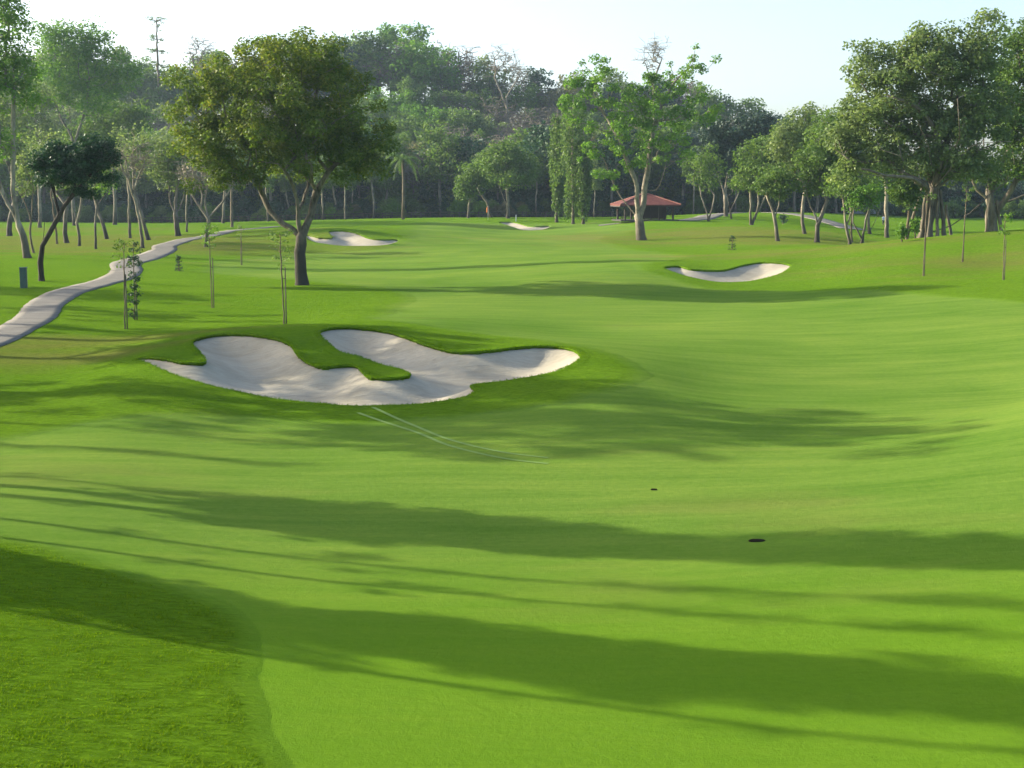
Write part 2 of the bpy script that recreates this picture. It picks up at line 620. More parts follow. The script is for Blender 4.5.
def build_ground():
    ys = [-200, -120, -70, -40, -20, -8, 0, 3, 6, 9, 11]
    d = 12.5
    while d < 340:
        ys.append(d)
        d *= 1.0052
        if d > 120:
            d += .25
    ys += list(np.linspace(342, 520, 45)) + [560, 620, 700, 850, 1100, 1500, 2200, 3200]
    ys = np.array(ys)
    s = np.linspace(-1, 1, 760)
    s = np.sign(s) * (np.abs(s) * .62 + .38 * np.abs(s) ** 5)
    half = 6 + .62 * np.clip(ys, 12, None) + np.clip(-ys, 0, None)
    X = s[None] * half[:, None]
    X[:, 0] = -3000
    X[:, -1] = 3000
    Y = np.broadcast_to(ys[:, None], X.shape).copy()
    Z = gz(X, Y)
    for k in BW:
        b = BW[k]
        mn, mx = b.min(0) - 1, b.max(0) + 1
        msk = (X > mn[0]) & (X < mx[0]) & (Y > mn[1]) & (Y < mx[1])
        sd = poly_sd(X[msk], Y[msk], b)
        zz = Z[msk]
        zz = np.where(sd > 0, zz - DEPTH[k][0] - .7, zz)
        Z[msk] = zz
    nr, nc = X.shape
    idx = np.arange(nr * nc).reshape(nr, nc)
    Q = np.stack([idx[:-1, :-1], idx[:-1, 1:], idx[1:, 1:], idx[1:, :-1]], -1).reshape(-1, 4)
    V = np.stack([X, Y, Z], -1).reshape(-1, 3)
    me = mesh_np('ground', V, Q, attrs={'fairway': ('POINT', fairness(X, Y).ravel()), 'dry': ('POINT', dryness(X, Y).ravel()),
                                        'deep': ('POINT', deepness(X, Y).ravel())}, smooth_=True, mats=[M_TURF])
    o = link('ground', me)
    tag(o, 'rolling mown grass of the golf course with paler fairway', None, kind='structure')


build_ground()


def sand_material():
    m, nt = mat('bunker_sand')
    v = coords(nt)
    n = noise_(nt, .5, 5, .6, v, .6)
    n2 = noise_(nt, 9, 5, .7, v)
    rk = noise_(nt, 5.0, 3, .6, coords(nt, (.25, 1.6, 1), R(-14)), .8)
    c = ramp(nt, math_(nt, 'ADD', math_(nt, 'MULTIPLY', n, .6), math_(nt, 'MULTIPLY', rk, .4)), [(.35, (.31, .28, .205)), (.65, (.44, .4, .305))])
    sp = math_(nt, 'GREATER_THAN', noise_(nt, 2.2, 2, .5, v), .74)
    c = mix(nt, math_(nt, 'MULTIPLY', sp, .35), c, (.25, .21, .15))
    h = math_(nt, 'ADD', math_(nt, 'MULTIPLY', n2, .5), rk)
    finish(nt, c, .95, h, .05, .8, .05)
    return m


M_SAND = sand_material()


def build_bunker(key, label):
    b = BW[key]
    mn, mx = b.min(0), b.max(0)
    st = {'main': .14, 'right': .25, 'left': .4, 'green': .5}[key]
    # resample outline
    seg = np.linalg.norm(np.roll(b, -1, 0) - b, axis=1)
    cum = np.concatenate([[0], np.cumsum(seg)])
    n = int(cum[-1] / (st * 1.0))
    tt = np.linspace(0, cum[-1], n, endpoint=False)
    bb = np.vstack([b, b[:1]])
    B = np.stack([np.interp(tt, cum, bb[:, 0]), np.interp(tt, cum, bb[:, 1])], 1)
    # sand: grid clipped a little beyond the outline, under the turf lip
    xs = np.arange(mn[0] - 2 * st, mx[0] + 2 * st, st)
    ys = np.arange(mn[1] - 2 * st, mx[1] + 2 * st, st)
    X, Y = np.meshgrid(xs, ys)
    sd = poly_sd(X, Y, b)
    nz = np.array([mnoise.noise(Vector((x * .8, y * .8, 3))) for x, y in zip(X.ravel(), Y.ravel())]).reshape(X.shape)
    Z = sand_z(key, X, Y, sd) + nz * .012
    Z = np.where(sd < 0, Z - .02, Z)
    if key == 'main':
        for _ in range(6):
            Zp = np.pad(Z, 1, mode='edge')
            Z = (Zp[:-2, 1:-1] + Zp[2:, 1:-1] + Zp[1:-1, :-2] + Zp[1:-1, 2:] + 2 * Z) / 6
    idx = np.arange(X.size).reshape(X.shape)
    q = np.stack([idx[:-1, :-1], idx[:-1, 1:], idx[1:, 1:], idx[1:, :-1]], -1).reshape(-1, 4)
    keep = (sd.ravel()[q] > -st * 1.3).all(1)
    me = mesh_np('sand', np.stack([X, Y, Z], -1).reshape(-1, 3), q[keep], smooth_=True, mats=[M_SAND])
    o = link('sand_bunker', me)
    tag(o, label, None, kind='structure')
    # turf lip : rings across the outline
    nrm = np.roll(B, -1, 0) - np.roll(B, 1, 0)
    nrm /= np.linalg.norm(nrm, axis=1)[:, None] + 1e-9
    nrm = np.stack([-nrm[:, 1], nrm[:, 0]], 1)      # left normal
    test = poly_sd(B[:, 0] + nrm[:, 0] * .05, B[:, 1] + nrm[:, 1] * .05, b)
    sg = -1 if np.median(test) > 0 else 1           # outward
    nrm = nrm * sg
    D, Wd, lip = DEPTH[key]
    cell = {'main': .35, 'right': .85, 'left': 1.2, 'green': 1.1}[key]
    # more lip where the bank faces the camera (outward = away from it)
    back = np.clip(nrm[:, 1] * .8 + .35, .12, 1)
    for _ in range(4):
        back = (np.roll(back, 1) + back + np.roll(back, -1)) / 3
    jit = np.array([mnoise.noise(Vector((p[0] * 1.7, p[1] * 1.7, 9))) for p in B]) * .05
    rings = []
    prof = [(cell * 1.6, -.03, 0), (cell * .9, .012, 0), (cell * .35, .015, .1), (.05, .012, .2), (-.005, -.005, .2), (-.01, -.035, .0), (.05, -lip * .6, -.2), (.09, -lip * .55 - .3, -.6)]
    for off, dz, hk in prof:
        pts = B + nrm * (off + (jit if off < .1 else 0 * jit))[:, None]
        z = gz(pts[:, 0], pts[:, 1]) + dz + hk * lip * back * .8
        rings.append(np.column_stack([pts, z]))
    V = np.concatenate(rings)
    m = len(B)
    qs = []
    for r in range(len(rings) - 1):
        a = np.arange(m) + r * m
        bq = np.roll(np.arange(m), -1) + r * m
        qs.append(np.stack([a, bq, bq + m, a + m], 1))
    Q = np.concatenate(qs)
    x, y = V[:, 0], V[:, 1]
    me = mesh_np('turf_lip', V, Q, attrs={'fairway': ('POINT', fairness(x, y)), 'dry': ('POINT', dryness(x, y)),
                                          'deep': ('POINT', deepness(x, y))}, smooth_=True, mats=[M_TURF])
    o = link('turf_lip', me)
    tag(o, 'raised turf lip round the ' + label.split(' ', 1)[1], None, kind='structure')
    return B, nrm, back, lip


LIPS = {}
LIPS['main'] = build_bunker('main', 'large curling pale sand bunker in the middle of the course')
LIPS['right'] = build_bunker('right', 'shallow pale sand bunker in the bank below the young trees')
LIPS['left'] = build_bunker('left', 'two lobed sand bunker behind the big round tree')
LIPS['green'] = build_bunker('green', 'small pale sand bunker below the flagged green')


# ------------------------------------------------------------------ path
def strip(name, pts, width, lift, m, label, n=10, raw=False, edge=None):
    c = catmull(pts, n, False)
    t = np.gradient(c, axis=0)
    t /= np.linalg.norm(t, axis=1)[:, None]
    nr = np.stack([-t[:, 1], t[:, 0]], 1)
    w = np.interp(np.linspace(0, 1, len(c)), np.linspace(0, 1, len(width)), width) / 2 if hasattr(width, '__len__') else np.full(len(c), width / 2)
    # even steps along the line so that edges and joints can be worked in
    sg = np.concatenate([[0], np.cumsum(np.linalg.norm(np.diff(c, axis=0), axis=1))])
    ln_ = np.arange(0, sg[-1], .35)
    w = np.interp(ln_, sg, w)
    c = np.stack([np.interp(ln_, sg, c[:, 0]), np.interp(ln_, sg, c[:, 1])], 1)
    for _ in range(3):
        c[1:-1] = (c[:-2] + c[2:] + 2 * c[1:-1]) / 4
    t = np.gradient(c, axis=0)
    t /= np.linalg.norm(t, axis=1)[:, None]
    nr = np.stack([-t[:, 1], t[:, 0]], 1)
    jg = np.array([[mnoise.noise(Vector((a * .9, b * 40, 5))) for a in ln_] for b in (0, 1)]) * .06
    offs = [-1, -1, -.6, -.2, .2, .6, 1, 1]
    dz = [-.25, 0, .01, .015, .015, .01, 0, -.25]
    V = []
    for o_, z_ in zip(offs, dz):
        p = c + nr * (o_ * w + (jg[0] if o_ < -.9 else jg[1] if o_ > .9 else 0))[:, None]
        V.append(np.column_stack([p, gz(p[:, 0], p[:, 1]) + lift + z_]))
    k = len(c)
    V = np.concatenate(V)
    Q = []
    for r in range(len(offs) - 1):
        a = np.arange(k - 1) + r * k
        Q.append(np.stack([a, a + 1, a + 1 + k, a + k], 1))
    me = mesh_np(name, V, np.concatenate(Q), attrs={'along': ('POINT', np.tile(ln_, len(offs)))}, smooth_=False, mats=[m])
    o = link(name, me)
    tag(o, label, None, kind='structure')
    return o


def concrete():
    m, nt = mat('path_concrete')
    v = coords(nt)
    n = noise_(nt, .6, 6, .65, v)
    n2 = noise_(nt, 12, 5, .7, v)
    c = ramp(nt, math_(nt, 'ADD', math_(nt, 'MULTIPLY', n, .7), math_(nt, 'MULTIPLY', n2, .3)), [(.35, (.15, .143, .12)), (.65, (.225, .212, .178))])
    st = noise_(nt, .25, 4, .6, v, .8)
    c = mix(nt, math_(nt, 'MULTIPLY', math_(nt, 'SUBTRACT', st, .5, clamp=True), 2.5, clamp=True), c, (.12, .11, .09))
    al = attr(nt, 'along')
    fr = math_(nt, 'FRACT', math_(nt, 'DIVIDE', al, 2.6))
    j = math_(nt, 'LESS_THAN', fr, .03)
    slab = nt.nodes.new('ShaderNodeTexWhiteNoise')
    slab.noise_dimensions = '1D'
    nt.links.new(math_(nt, 'FLOOR', math_(nt, 'DIVIDE', al, 2.6)), slab.inputs['W'])
    c = mix(nt, math_(nt, 'MULTIPLY', slab.outputs['Value'], .3), c, (.13, .12, .1))
    c = mix(nt, math_(nt, 'MULTIPLY', j, .8), c, (.05, .05, .04))
    finish(nt, c, .9, n2, .01, .5, .1)
    return m


M_CONC = concrete()
pp = atl([(-150, 420), (-60, 362), (5, 335), (36, 317), (45, 305), (65, 293), (98, 284), (120, 276.5), (127, 270), (127, 263), (150, 256), (164, 250), (166, 245.5),
          (190, 239), (218, 234), (245, 229.5), (275, 226.5)])
strip('path', [(v.x, v.y) for v in pp], [1.8, 1.8, 1.8, 1.9, 2.1, 2.2, 2.3, 2.5, 2.9, 2.6, 2.6, 2.6, 2.6, 2.6], .035, M_CONC, 'pale concrete cart path winding past the young trees')
q = [at(120, 270.5), at(132, 271), at(142, 271)]
strip('path', [(v.x, v.y) for v in q], 2.6, .045, M_CONC, 'short paved spur beside the bend of the cart path')
q = [at(600, 0, 222), at(640, 0, 222), at(675, 0, 223), at(700, 0, 231), at(712, 0, 243), at(722, 0, 256), at(740, 0, 268)]
strip('path', [(v.x, v.y) for v in q], 4.6, .06, M_CONC, 'paved path curving away from the red roofed pavilion')
q = [at(775, 0, 268), at(795, 0, 262), at(815, 0, 252), at(835, 0, 240), at(850, 0, 228), at(862, 0, 214)]
strip('path', [(v.x, v.y) for v in q], 4.2, .06, M_CONC, 'paved path seen between the slender trees')

# faint wheel marks leading out of the big bunker
m_trk = simple('worn_turf', (.125, .222, .034), .95, .25, 6)
for off in (0, 1):
    q = [at(px, py + off * 6) for px, py in [(372 - off * 14, 407), (412, 425), (450, 440), (500, 452), (548, 458)]]
    c = catmull([(v.x, v.y) for v in q], 8, False)
    t = np.gradient(c, axis=0)
    t /= np.linalg.norm(t, axis=1)[:, None]
    nr = np.stack([-t[:, 1], t[:, 0]], 1) * .06
    a, b = c + nr, c - nr
    V = np.concatenate([np.column_stack([a, gz(a[:, 0], a[:, 1]) + .012]), np.column_stack([b, gz(b[:, 0], b[:, 1]) + .012])])
    k = len(c)
    i = np.arange(k - 1)
    o = link('wheel_track', mesh_np('wheel_track', V, np.stack([i, i + 1, i + 1 + k, i + k], 1), mats=[m_trk]))
    tag(o, 'faint pale wheel mark in the shaded turf', None, kind='structure')


# ------------------------------------------------------------------ trees
def rot_from_z(d):
    """minimal rotation of the x and y axes for directions d (n x 3)"""
    z = np.clip(d[:, 2], -.9999, 1)
    vx, vy = -d[:, 1], d[:, 0]
    k = 1 / (1 + z)
    e1 = np.stack([1 - k * vy * vy, k * vx * vy, -vy], 1)
    e2 = np.stack([k * vx * vy, 1 - k * vx * vx, vx], 1)
    return e1, e2


def rnd(r, n):
    v = r.normal(size=(n, 3))
    return v / np.linalg.norm(v, axis=1)[:, None]


class Tree:
    def __init__(s, seed):
        s.r = np.random.default_rng(seed)
        s.pos, s.par, s.len = [], [], []
        s.cl = []

    def node(s, p, par):
        s.pos.append(np.array(p, float))
        s.par.append(par)
        s.len.append(0 if par < 0 else s.len[par] + np.linalg.norm(s.pos[par] - s.pos[-1]))
        return len(s.pos) - 1

    def limb(s, pts, start=-1, step=.6, wob=.04):
        """polyline limb; start = node index it grows from"""
        pts = [np.array(p, float) for p in pts]
        cur = s.node(pts[0], -1) if start < 0 else start
        prev = pts[0] if start < 0 else s.pos[start]
        seq = pts[1:] if start < 0 else pts
        ids = [cur]
        allp = [prev] + seq
        c = np.array(allp)
        m = len(c)
        for i in range(m - 1):
            a, b, e, f = c[max(i - 1, 0)], c[i], c[i + 1], c[min(i + 2, m - 1)]
            n = max(1, int(np.linalg.norm(e - b) / step))
            for k in range(1, n + 1):
                t = k / n
                q = .5 * (2 * b + (e - a) * t + (2 * a - 5 * b + 4 * e - f) * t * t + (3 * b - a - 3 * e + f) * t ** 3)
                q = q + s.r.normal(size=3) * wob * (0 if k == n else 1)
                cur = s.node(q, cur)
                ids.append(cur)
        return ids

    def clumps(s, lobes, n, bias=.45, attach_min=0, wpath=.25, seg=1.0, sag=.12):
        lob = np.array(lobes, float)
        vol = lob[:, 3] * lob[:, 4] * lob[:, 5]
        vol = vol ** .8
        k = s.r.choice(len(lob), n, p=vol / vol.sum())
        d = rnd(s.r, n) * (s.r.random(n)[:, None] ** bias)
        c = lob[k, :3] + d * lob[k, 3:6]
        base = len(s.pos)
        root = np.array(s.pos[0])
        near = np.array([min(np.linalg.norm(p - q) for q in s.pos[::3]) for p in c]) if len(s.pos) < 400 else np.zeros(n)
        order = np.argsort(near)
        pos = list(s.pos)
        P_ = np.zeros((len(pos) + n * 12, 3))
        L_ = np.zeros(len(P_))
        P_[:len(pos)] = pos
        L_[:len(pos)] = s.len
        for i in order:
            m = len(s.pos)
            if m + 12 > len(P_):
                P_ = np.vstack([P_, np.zeros((n * 12, 3))])
                L_ = np.concatenate([L_, np.zeros(n * 12)])
            dd = np.linalg.norm(P_[:m] - c[i], axis=1)
            cost = dd + wpath * L_[:m] + np.maximum(0, P_[:m, 2] - c[i][2]) * .6
            cost[:attach_min] += 1e6
            j = int(np.argmin(cost))
            a = P_[j]
            nn = int(min(8, max(1, dd[j] / seg)))
            pj = s.par[j]
            dirp = (a - P_[pj]) if pj >= 0 else np.array([0, 0, 1.])
            dirp = dirp / (np.linalg.norm(dirp) + 1e-9)
            ctrl = a + dirp * dd[j] * .3
            cur = j
            for q in range(1, nn + 1):
                t = q / nn
                p = (1 - t) ** 2 * a + 2 * t * (1 - t) * ctrl + t * t * c[i]
                p = p + (s.r.normal(size=3) * dd[j] * .03 if q < nn else 0)
                cur = s.node(p, cur)
                P_[cur] = p
                L_[cur] = s.len[cur]
            s.cl.append(cur)
        return c

    def twigs(s, n, length=1.0, up=.4):
        """fine bare twigs off the outer nodes"""
        base = [i for i in s.cl]
        for _ in range(n):
            j = base[s.r.integers(len(base))]
            d = rnd(s.r, 1)[0]
            d[2] = abs(d[2]) * up + d[2] * .3
            e = s.pos[j] + d * length * s.r.uniform(.5, 1.2)
            k = s.node((s.pos[j] + e) / 2 + s.r.normal(size=3) * .06 * length, j)
            k = s.node(e, k)
            if s.r.random() < .6:
                base.append(k)

    def wood(s, rb, rt=.02, sides=6, flare=1.35, name='trunk', minr=0):
        pos = np.array(s.pos)
        par = np.array(s.par)
        n = len(pos)
        w = np.zeros(n)
        nch = np.zeros(n, int)
        for i in range(n - 1, -1, -1):
            if w[i] == 0:
                w[i] = 1
            if par[i] >= 0:
                w[par[i]] += w[i]
                nch[par[i]] += 1
        # count tips rather than nodes
        w = np.zeros(n)
        for i in range(n - 1, -1, -1):
            if nch[i] == 0:
                w[i] = 1
            if par[i] >= 0:
                w[par[i]] += w[i]
        tot = w[par < 0].max()
        ex = math.log(rb / rt) / math.log(max(tot, 2))
        rad = rt * w ** ex
        # gentle taper along the path between the forks
        ln = np.array(s.len)
        rad *= 1 + .25 * np.exp(-ln / 2.5) * (1 if flare > 1 else 0)
        z0 = pos[0][2]
        rad *= 1 + (flare - 1) * np.exp(-np.maximum(pos[:, 2] - z0, 0) / .35)
        rad = np.maximum(rad, minr)
        ch = np.where(par >= 0)[0]
        pr = par[ch]
        d = pos[ch] - pos[pr]
        d /= np.linalg.norm(d, axis=1)[:, None] + 1e-9
        dirn = np.zeros((n, 3))
        dirn[:, 2] = 1
        dirn[ch] = d
        # main child of each parent
        main = np.full(n, -1)
        for i in ch:
            p = par[i]
            if main[p] < 0 or w[i] > w[main[p]]:
                main[p] = i
        nd = dirn.copy()
        has = main >= 0
        nd[has] = dirn[has] + dirn[main[has]]
        nd /= np.linalg.norm(nd, axis=1)[:, None] + 1e-9
        ang = np.arange(sides) * 2 * math.pi / sides
        ca, sa = np.cos(ang), np.sin(ang)
        e1, e2 = rot_from_z(nd)
        jr = 1 + s.r.normal(size=(n, sides)) * .05
        ring = pos[:, None] + (e1[:, None] * ca[None, :, None] + e2[:, None] * sa[None, :, None]) * (rad[:, None] * jr)[..., None]
        V = [ring.reshape(-1, 3)]
        notmain = ch[main[par[ch]] != ch]
        e1, e2 = rot_from_z(dirn[notmain])
        r2 = np.minimum(rad[notmain] * 1.15, rad[par[notmain]])
        ring2 = pos[par[notmain]][:, None] + (e1[:, None] * ca[None, :, None] + e2[:, None] * sa[None, :, None]) * r2[:, None, None]
        V.append(ring2.reshape(-1, 3))
        start = np.full(n, -1)
        start[ch] = par[ch] * sides
        start[notmain] = n * sides + np.arange(len(notmain)) * sides
        k = np.arange(sides)
        k2 = (k + 1) % sides
        a = start[ch][:, None]
        b = (ch * sides)[:, None]
        Q = np.stack([a + k, a + k2, b + k2, b + k], -1).reshape(-1, 4)
        return np.concatenate(V), Q

    def foliage(s, per, rc, size, flat=.7, up=.35, extra=None, keep=1.0, droop=0):
        """leaf quads round the clump nodes"""
        c = np.array([s.pos[i] for i in s.cl])
        if extra is not None:
            c = np.vstack([c, extra])
        m = len(c)
        cr = rc * s.r.uniform(.5, 1.4, m)
        cnt = np.maximum(3, (per * (cr / rc) ** 2 * s.r.uniform(.6, 1.3, m))).astype(int)
        ci = np.repeat(np.arange(m), cnt)
        n = len(ci)
        d = rnd(s.r, n) * (s.r.random(n)[:, None] ** .42)
        d[:, 2] *= flat
        p = c[ci] + d * cr[ci][:, None]
        if droop:
            p[:, 2] -= s.r.random(n) ** 1.5 * droop
        nrm = rnd(s.r, n)
        nrm[:, 2] = np.abs(nrm[:, 2]) + up
        nrm += d * .5
        nrm /= np.linalg.norm(nrm, axis=1)[:, None]
        u = np.cross(nrm, rnd(s.r, n))
        if droop:
            u[:, 2] -= 1.0
            u -= nrm * (u * nrm).sum(1)[:, None]
        u /= np.linalg.norm(u, axis=1)[:, None] + 1e-9
        v = np.cross(nrm, u)
        sz = size * s.r.uniform(.55, 1.35, n)[:, None]
        V = np.stack([p + u * sz * .5, p + v * sz * .32 + nrm * sz * .08, p - u * sz * .5, p - v * sz * .32 + nrm * sz * .08], 1).reshape(-1, 3)
        Q = np.arange(n * 4).reshape(n, 4)
        ct = s.r.random(m)
        tint = np.clip(ct[ci] * .5 + s.r.random(n) * .5, 0, 1)
        return V, Q, tint


def off(px, d):
    return (px - 512) / F * d


def place_tree(name, label, cat, loc, wood, fol, bark, leaf, group=None, rz=0, scale=1, trunk_name='trunk'):
    t = thing(name, label, cat, loc, rz, group)
    if scale != 1:
        t.scale = (scale,) * 3
    link(trunk_name, mesh_np('trunk', wood[0], wood[1], smooth_=True, mats=[BARK[bark]]), t)
    if fol is not None:
        link('crown', mesh_np('crown', fol[0], fol[1], attrs={'tint': ('FACE', fol[2])}, mats=[LEAF[leaf]]), t)
    return t


def copy_thing(src, loc, rz=0, scale=1, label=None, cat=None, group=None, sz=None):
    r = src.copy()
    C.objects.link(r)
    r.location = loc
    r.rotation_euler = (0, 0, rz)
    r.scale = (scale, scale, scale * (sz or 1))
    if label:
        r['label'] = label
    if group:
        r['group'] = group
    for ch in src.children:
        c = ch.copy()
        C.objects.link(c)
        c.parent = r
        for g in ch.children:
            e = g.copy()
            C.objects.link(e)
            e.parent = c
    return r


class Px:
    """spell a tree out in picture measures taken at its own distance, give it real metres"""

    def __init__(s, px, py, d=None):
        s.loc = at(px, py, d)
        s.d = s.loc.y
        s.k = s.d / F
        s.px = px
        # the height the base shows at
        s.py = 193 + (H - s.loc.z) * F / s.d

    def p(s, x, y, dep=0):
        return ((x - s.px) * s.k, dep, (s.py - y) * s.k)

    def lobe(s, x, y, rx, ry, dep=0, rd=None):
        return (*s.p(x, y, dep), rx * s.k, (rd or rx) * s.k, ry * s.k)


# ---- 1 the big round tree
def big_round():
    q = Px(302, 285)
    T = Tree(11)
    a = T.limb([(0, 0, -.2), q.p(301, 262), q.p(302, 236)], step=.5)
    fork = a[-1]
    l1 = T.limb([q.p(292, 228, .2), q.p(277, 218, .5), q.p(266, 204, .9), q.p(258, 186, 1.2), q.p(250, 172, 1.6)], fork, .6)
    T.limb([q.p(262, 192, .4), q.p(266, 178, -.3), q.p(272, 165, -1)], l1[len(l1) * 2 // 3], .6)
    l2 = T.limb([q.p(300, 222, -.2), q.p(300, 200, -.6), q.p(296, 180, -1.4), q.p(286, 165, -2.2)], fork, .6)
    l3 = T.limb([q.p(308, 224, .1), q.p(314, 205, .2), q.p(318, 190, .3), q.p(330, 172, .2), q.p(342, 158, .6)], fork, .6)
    T.limb([q.p(316, 182, -1.0), q.p(318, 165, -2)], l3[len(l3) // 2], .6)
    T.limb([q.p(304, 195, 1.2), q.p(306, 170, 2.4)], l2[len(l2) // 3], .6)
    lob = [q.lobe(280, 105, 82, 62, 0, 80), q.lobe(225, 120, 50, 52, 0, 60), q.lobe(340, 120, 52, 55, 0, 60), q.lobe(285, 62, 62, 28, 0, 60),
           q.lobe(205, 145, 30, 30, -.5, 40), q.lobe(240, 165, 34, 26, -1, 40), q.lobe(350, 160, 36, 22, 0, 40), q.lobe(195, 90, 22, 30), q.lobe(378, 150, 20, 24), q.lobe(388, 130, 12, 14),
           q.lobe(300, 135, 70, 35, -1, 70), q.lobe(330, 75, 40, 28), q.lobe(215, 178, 26, 18, -1), q.lobe(252, 182, 20, 12, 0), q.lobe(300, 168, 40, 12, 2), q.lobe(196, 185, 8, 14, -1), q.lobe(355, 172, 26, 10), q.lobe(185, 105, 12, 10)]
    T.clumps(lob, 500, .38, attach_min=len(a), wpath=.2)
    w = T.wood(.34, .02, 8, 1.25)
    f = T.foliage(150, .72, .21, .75, .3)
    t = place_tree('shade_tree', 'big round-crowned tree with forked trunk standing behind the large bunker', 'tree', q.loc, w, f, 'main', 'olive')
    return t


big_round()


# ---- 2 the open bright green tree in front of the pavilion
def open_tree():
    q = Px(642, 240)
    T = Tree(22)
    a = T.limb([(0, 0, -.2), q.p(640, 228), q.p(638, 216)], step=.6)
    b = T.limb([q.p(630, 208, .4), q.p(618, 192, .8), q.p(610, 175, 1), q.p(603, 158, 1)], a[-2], .8)
    c = T.limb([q.p(636, 200, -.5), q.p(634, 180, -.8), q.p(626, 162, -1), q.p(618, 140, -1)], a[-1], .8)
    d = T.limb([q.p(643, 205, .2), q.p(645, 180, 0), q.p(648, 160, 0), q.p(653, 130, .4), q.p(660, 105, 0)], a[-1], .8)
    T.limb([q.p(655, 190, -1), q.p(662, 170, -2)], d[len(d) // 5], .8)
    T.limb([q.p(600, 110, .5), q.p(590, 85, .5)], c[-1], .8)
    T.limb([q.p(672, 85, 0), q.p(685, 72, 0)], d[-1], .8)
    T.limb([q.p(675, 120, .5), q.p(690, 110, 1)], d[-4], .8)
    lob = [q.lobe(592, 85, 34, 26), q.lobe(580, 108, 22, 30), q.lobe(610, 130, 40, 30), q.lobe(640, 120, 40, 28), q.lobe(672, 78, 30, 24),
           q.lobe(700, 72, 17, 14), q.lobe(690, 110, 26, 26), q.lobe(660, 145, 48, 26), q.lobe(600, 160, 22, 20), q.lobe(645, 95, 30, 22), q.lobe(630, 165, 30, 16),
           q.lobe(617, 185, 8, 10), q.lobe(683, 62, 22, 12), q.lobe(565, 125, 10, 30), q.lobe(585, 155, 10, 18)]
    T.clumps(lob, 215, .5, attach_min=len(a), wpath=.15)
    w = T.wood(.5, .03, 8, 1.25)
    f = T.foliage(85, .85, .36, .7, .3)
    t = place_tree('open_crowned_tree', 'tall airy bright green tree with several pale limbs in front of red-roofed pavilion', 'tree', q.loc, w, f, 'pale', 'bright')


open_tree()


# ---- 3, 4 the giant figs on the right
def fig(px, py, d, seed, spec, label, leaf='grey', n=700, size=.36, per=95, rb=.5):
    q = Px(px, py, d)
    T = Tree(seed)
    a = T.limb([(0, 0, -.3)] + [q.p(*v) for v in spec['trunk']], step=.7)
    for L in spec['limbs']:
        st = a[min(len(a) - 1, int(L[0] * (len(a) - 1)))]
        T.limb([q.p(*v) for v in L[1:]], st, .9, .07)
    nb = len(a) // 2
    T.clumps([q.lobe(*v) for v in spec['lobes']], n, .45, attach_min=nb, wpath=.12)
    # aerial roots and secondary stems : own roots in the ground joined to the trunk
    w = T.wood(rb, .03, 8, 1.5)
    V, Q = w
    rr = Tree(seed + 50)
    Vs, Qs = [V], [Q]
    nofs = len(V)
    for (x0, y0, x1, y1, dep, rad) in spec['roots']:
        R_ = Tree(seed + int(x0))
        R_.limb([q.p(x0, q.py + 2, dep), q.p((x0 + x1) / 2, (q.py + y1) / 2, dep * .8), q.p(x1, y1, dep * .3)], step=.7, wob=.06)
        v2, q2 = R_.wood(rad * .75, rad * .6, 8, 1.4)
        Vs.append(v2)
        Qs.append(q2 + nofs)
        nofs += len(v2)
    for pts_, rad in spec.get('bare', []):
        R_ = Tree(seed + 7)
        R_.limb([q.p(*v) for v in pts_], step=.6, wob=.06)
        mb = MB()
        nn = len(R_.pos)
        mb.tube(R_.pos, [rad * (1 - .75 * (k_ / nn) ** 1.3) for k_ in range(nn)], 8, False)
        v2, q2 = np.array(mb.v), np.array(mb.f)
        Vs.append(v2)
        Qs.append(q2 + nofs)
        nofs += len(v2)
    f = T.foliage(per, 1.0, size, .65, .3)
    place_tree('fig_tree', label, 'tree', q.loc, (np.concatenate(Vs), np.concatenate(Qs)), f, 'fig', leaf)


fig(925, 237, 124, 31, dict(
    trunk=[(928, 215), (930, 200), (932, 190)],
    limbs=[(.8, (915, 182, -2), (895, 178, -4.6), (870, 178, -5), (842, 173, -5)),
           (1, (922, 165, -2), (912, 150, -4), (905, 140, -4.8), (898, 128, -5)),
           (1, (938, 160, -2), (940, 140, -4.4), (936, 122, -5), (934, 105, -5)),
           (1, (945, 158, -3.5), (960, 146, -5), (985, 145, -5.4)),
           (1, (935, 160, -1), (925, 130, -1.5), (905, 110, -2), (885, 102, -2)),
           (1, (950, 175, 0), (975, 150, -.5), (990, 145, -.5)),
           (1, (945, 150, 1), (960, 90, 1), (972, 70, 1)),
           (1, (925, 140, 3), (915, 95, 4), (905, 70, 4)),
           (.3, (950, 225, -.2), (968, 212, -.4), (985, 195, -.5), (1002, 182, -.5))],
    lobes=[(900, 80, 50, 42), (940, 62, 42, 38), (870, 110, 38, 38), (850, 135, 24, 34), (880, 150, 48, 24), (930, 120, 60, 40), (960, 60, 40, 36),
           (975, 110, 40, 45), (975, 28, 20, 10), (865, 62, 16, 14), (847, 50, 9, 5), (848, 95, 18, 26), (842, 135, 16, 22), (960, 160, 50, 22), (845, 165, 24, 22), (915, 165, 40, 14), (912, 45, 20, 12)],
    roots=[(918, 237, 924, 195, -.6, .22), (934, 237, 934, 190, -.9, .2), (945, 237, 938, 190, -.2, .25), (908, 236, 922, 185, .5, .2),
           (952, 237, 945, 205, .2, .18), (924, 238, 928, 200, -1.2, .16)],
    bare=[([(924, 190, -.5), (908, 184, -3), (890, 179, -6), (872, 177.5, -6.5), (856, 175, -7), (840, 171, -7)], .24)]),
    'giant many-stemmed fig with grey-green crown and level pale limb on the grassy mound', n=620, per=100, size=.3)
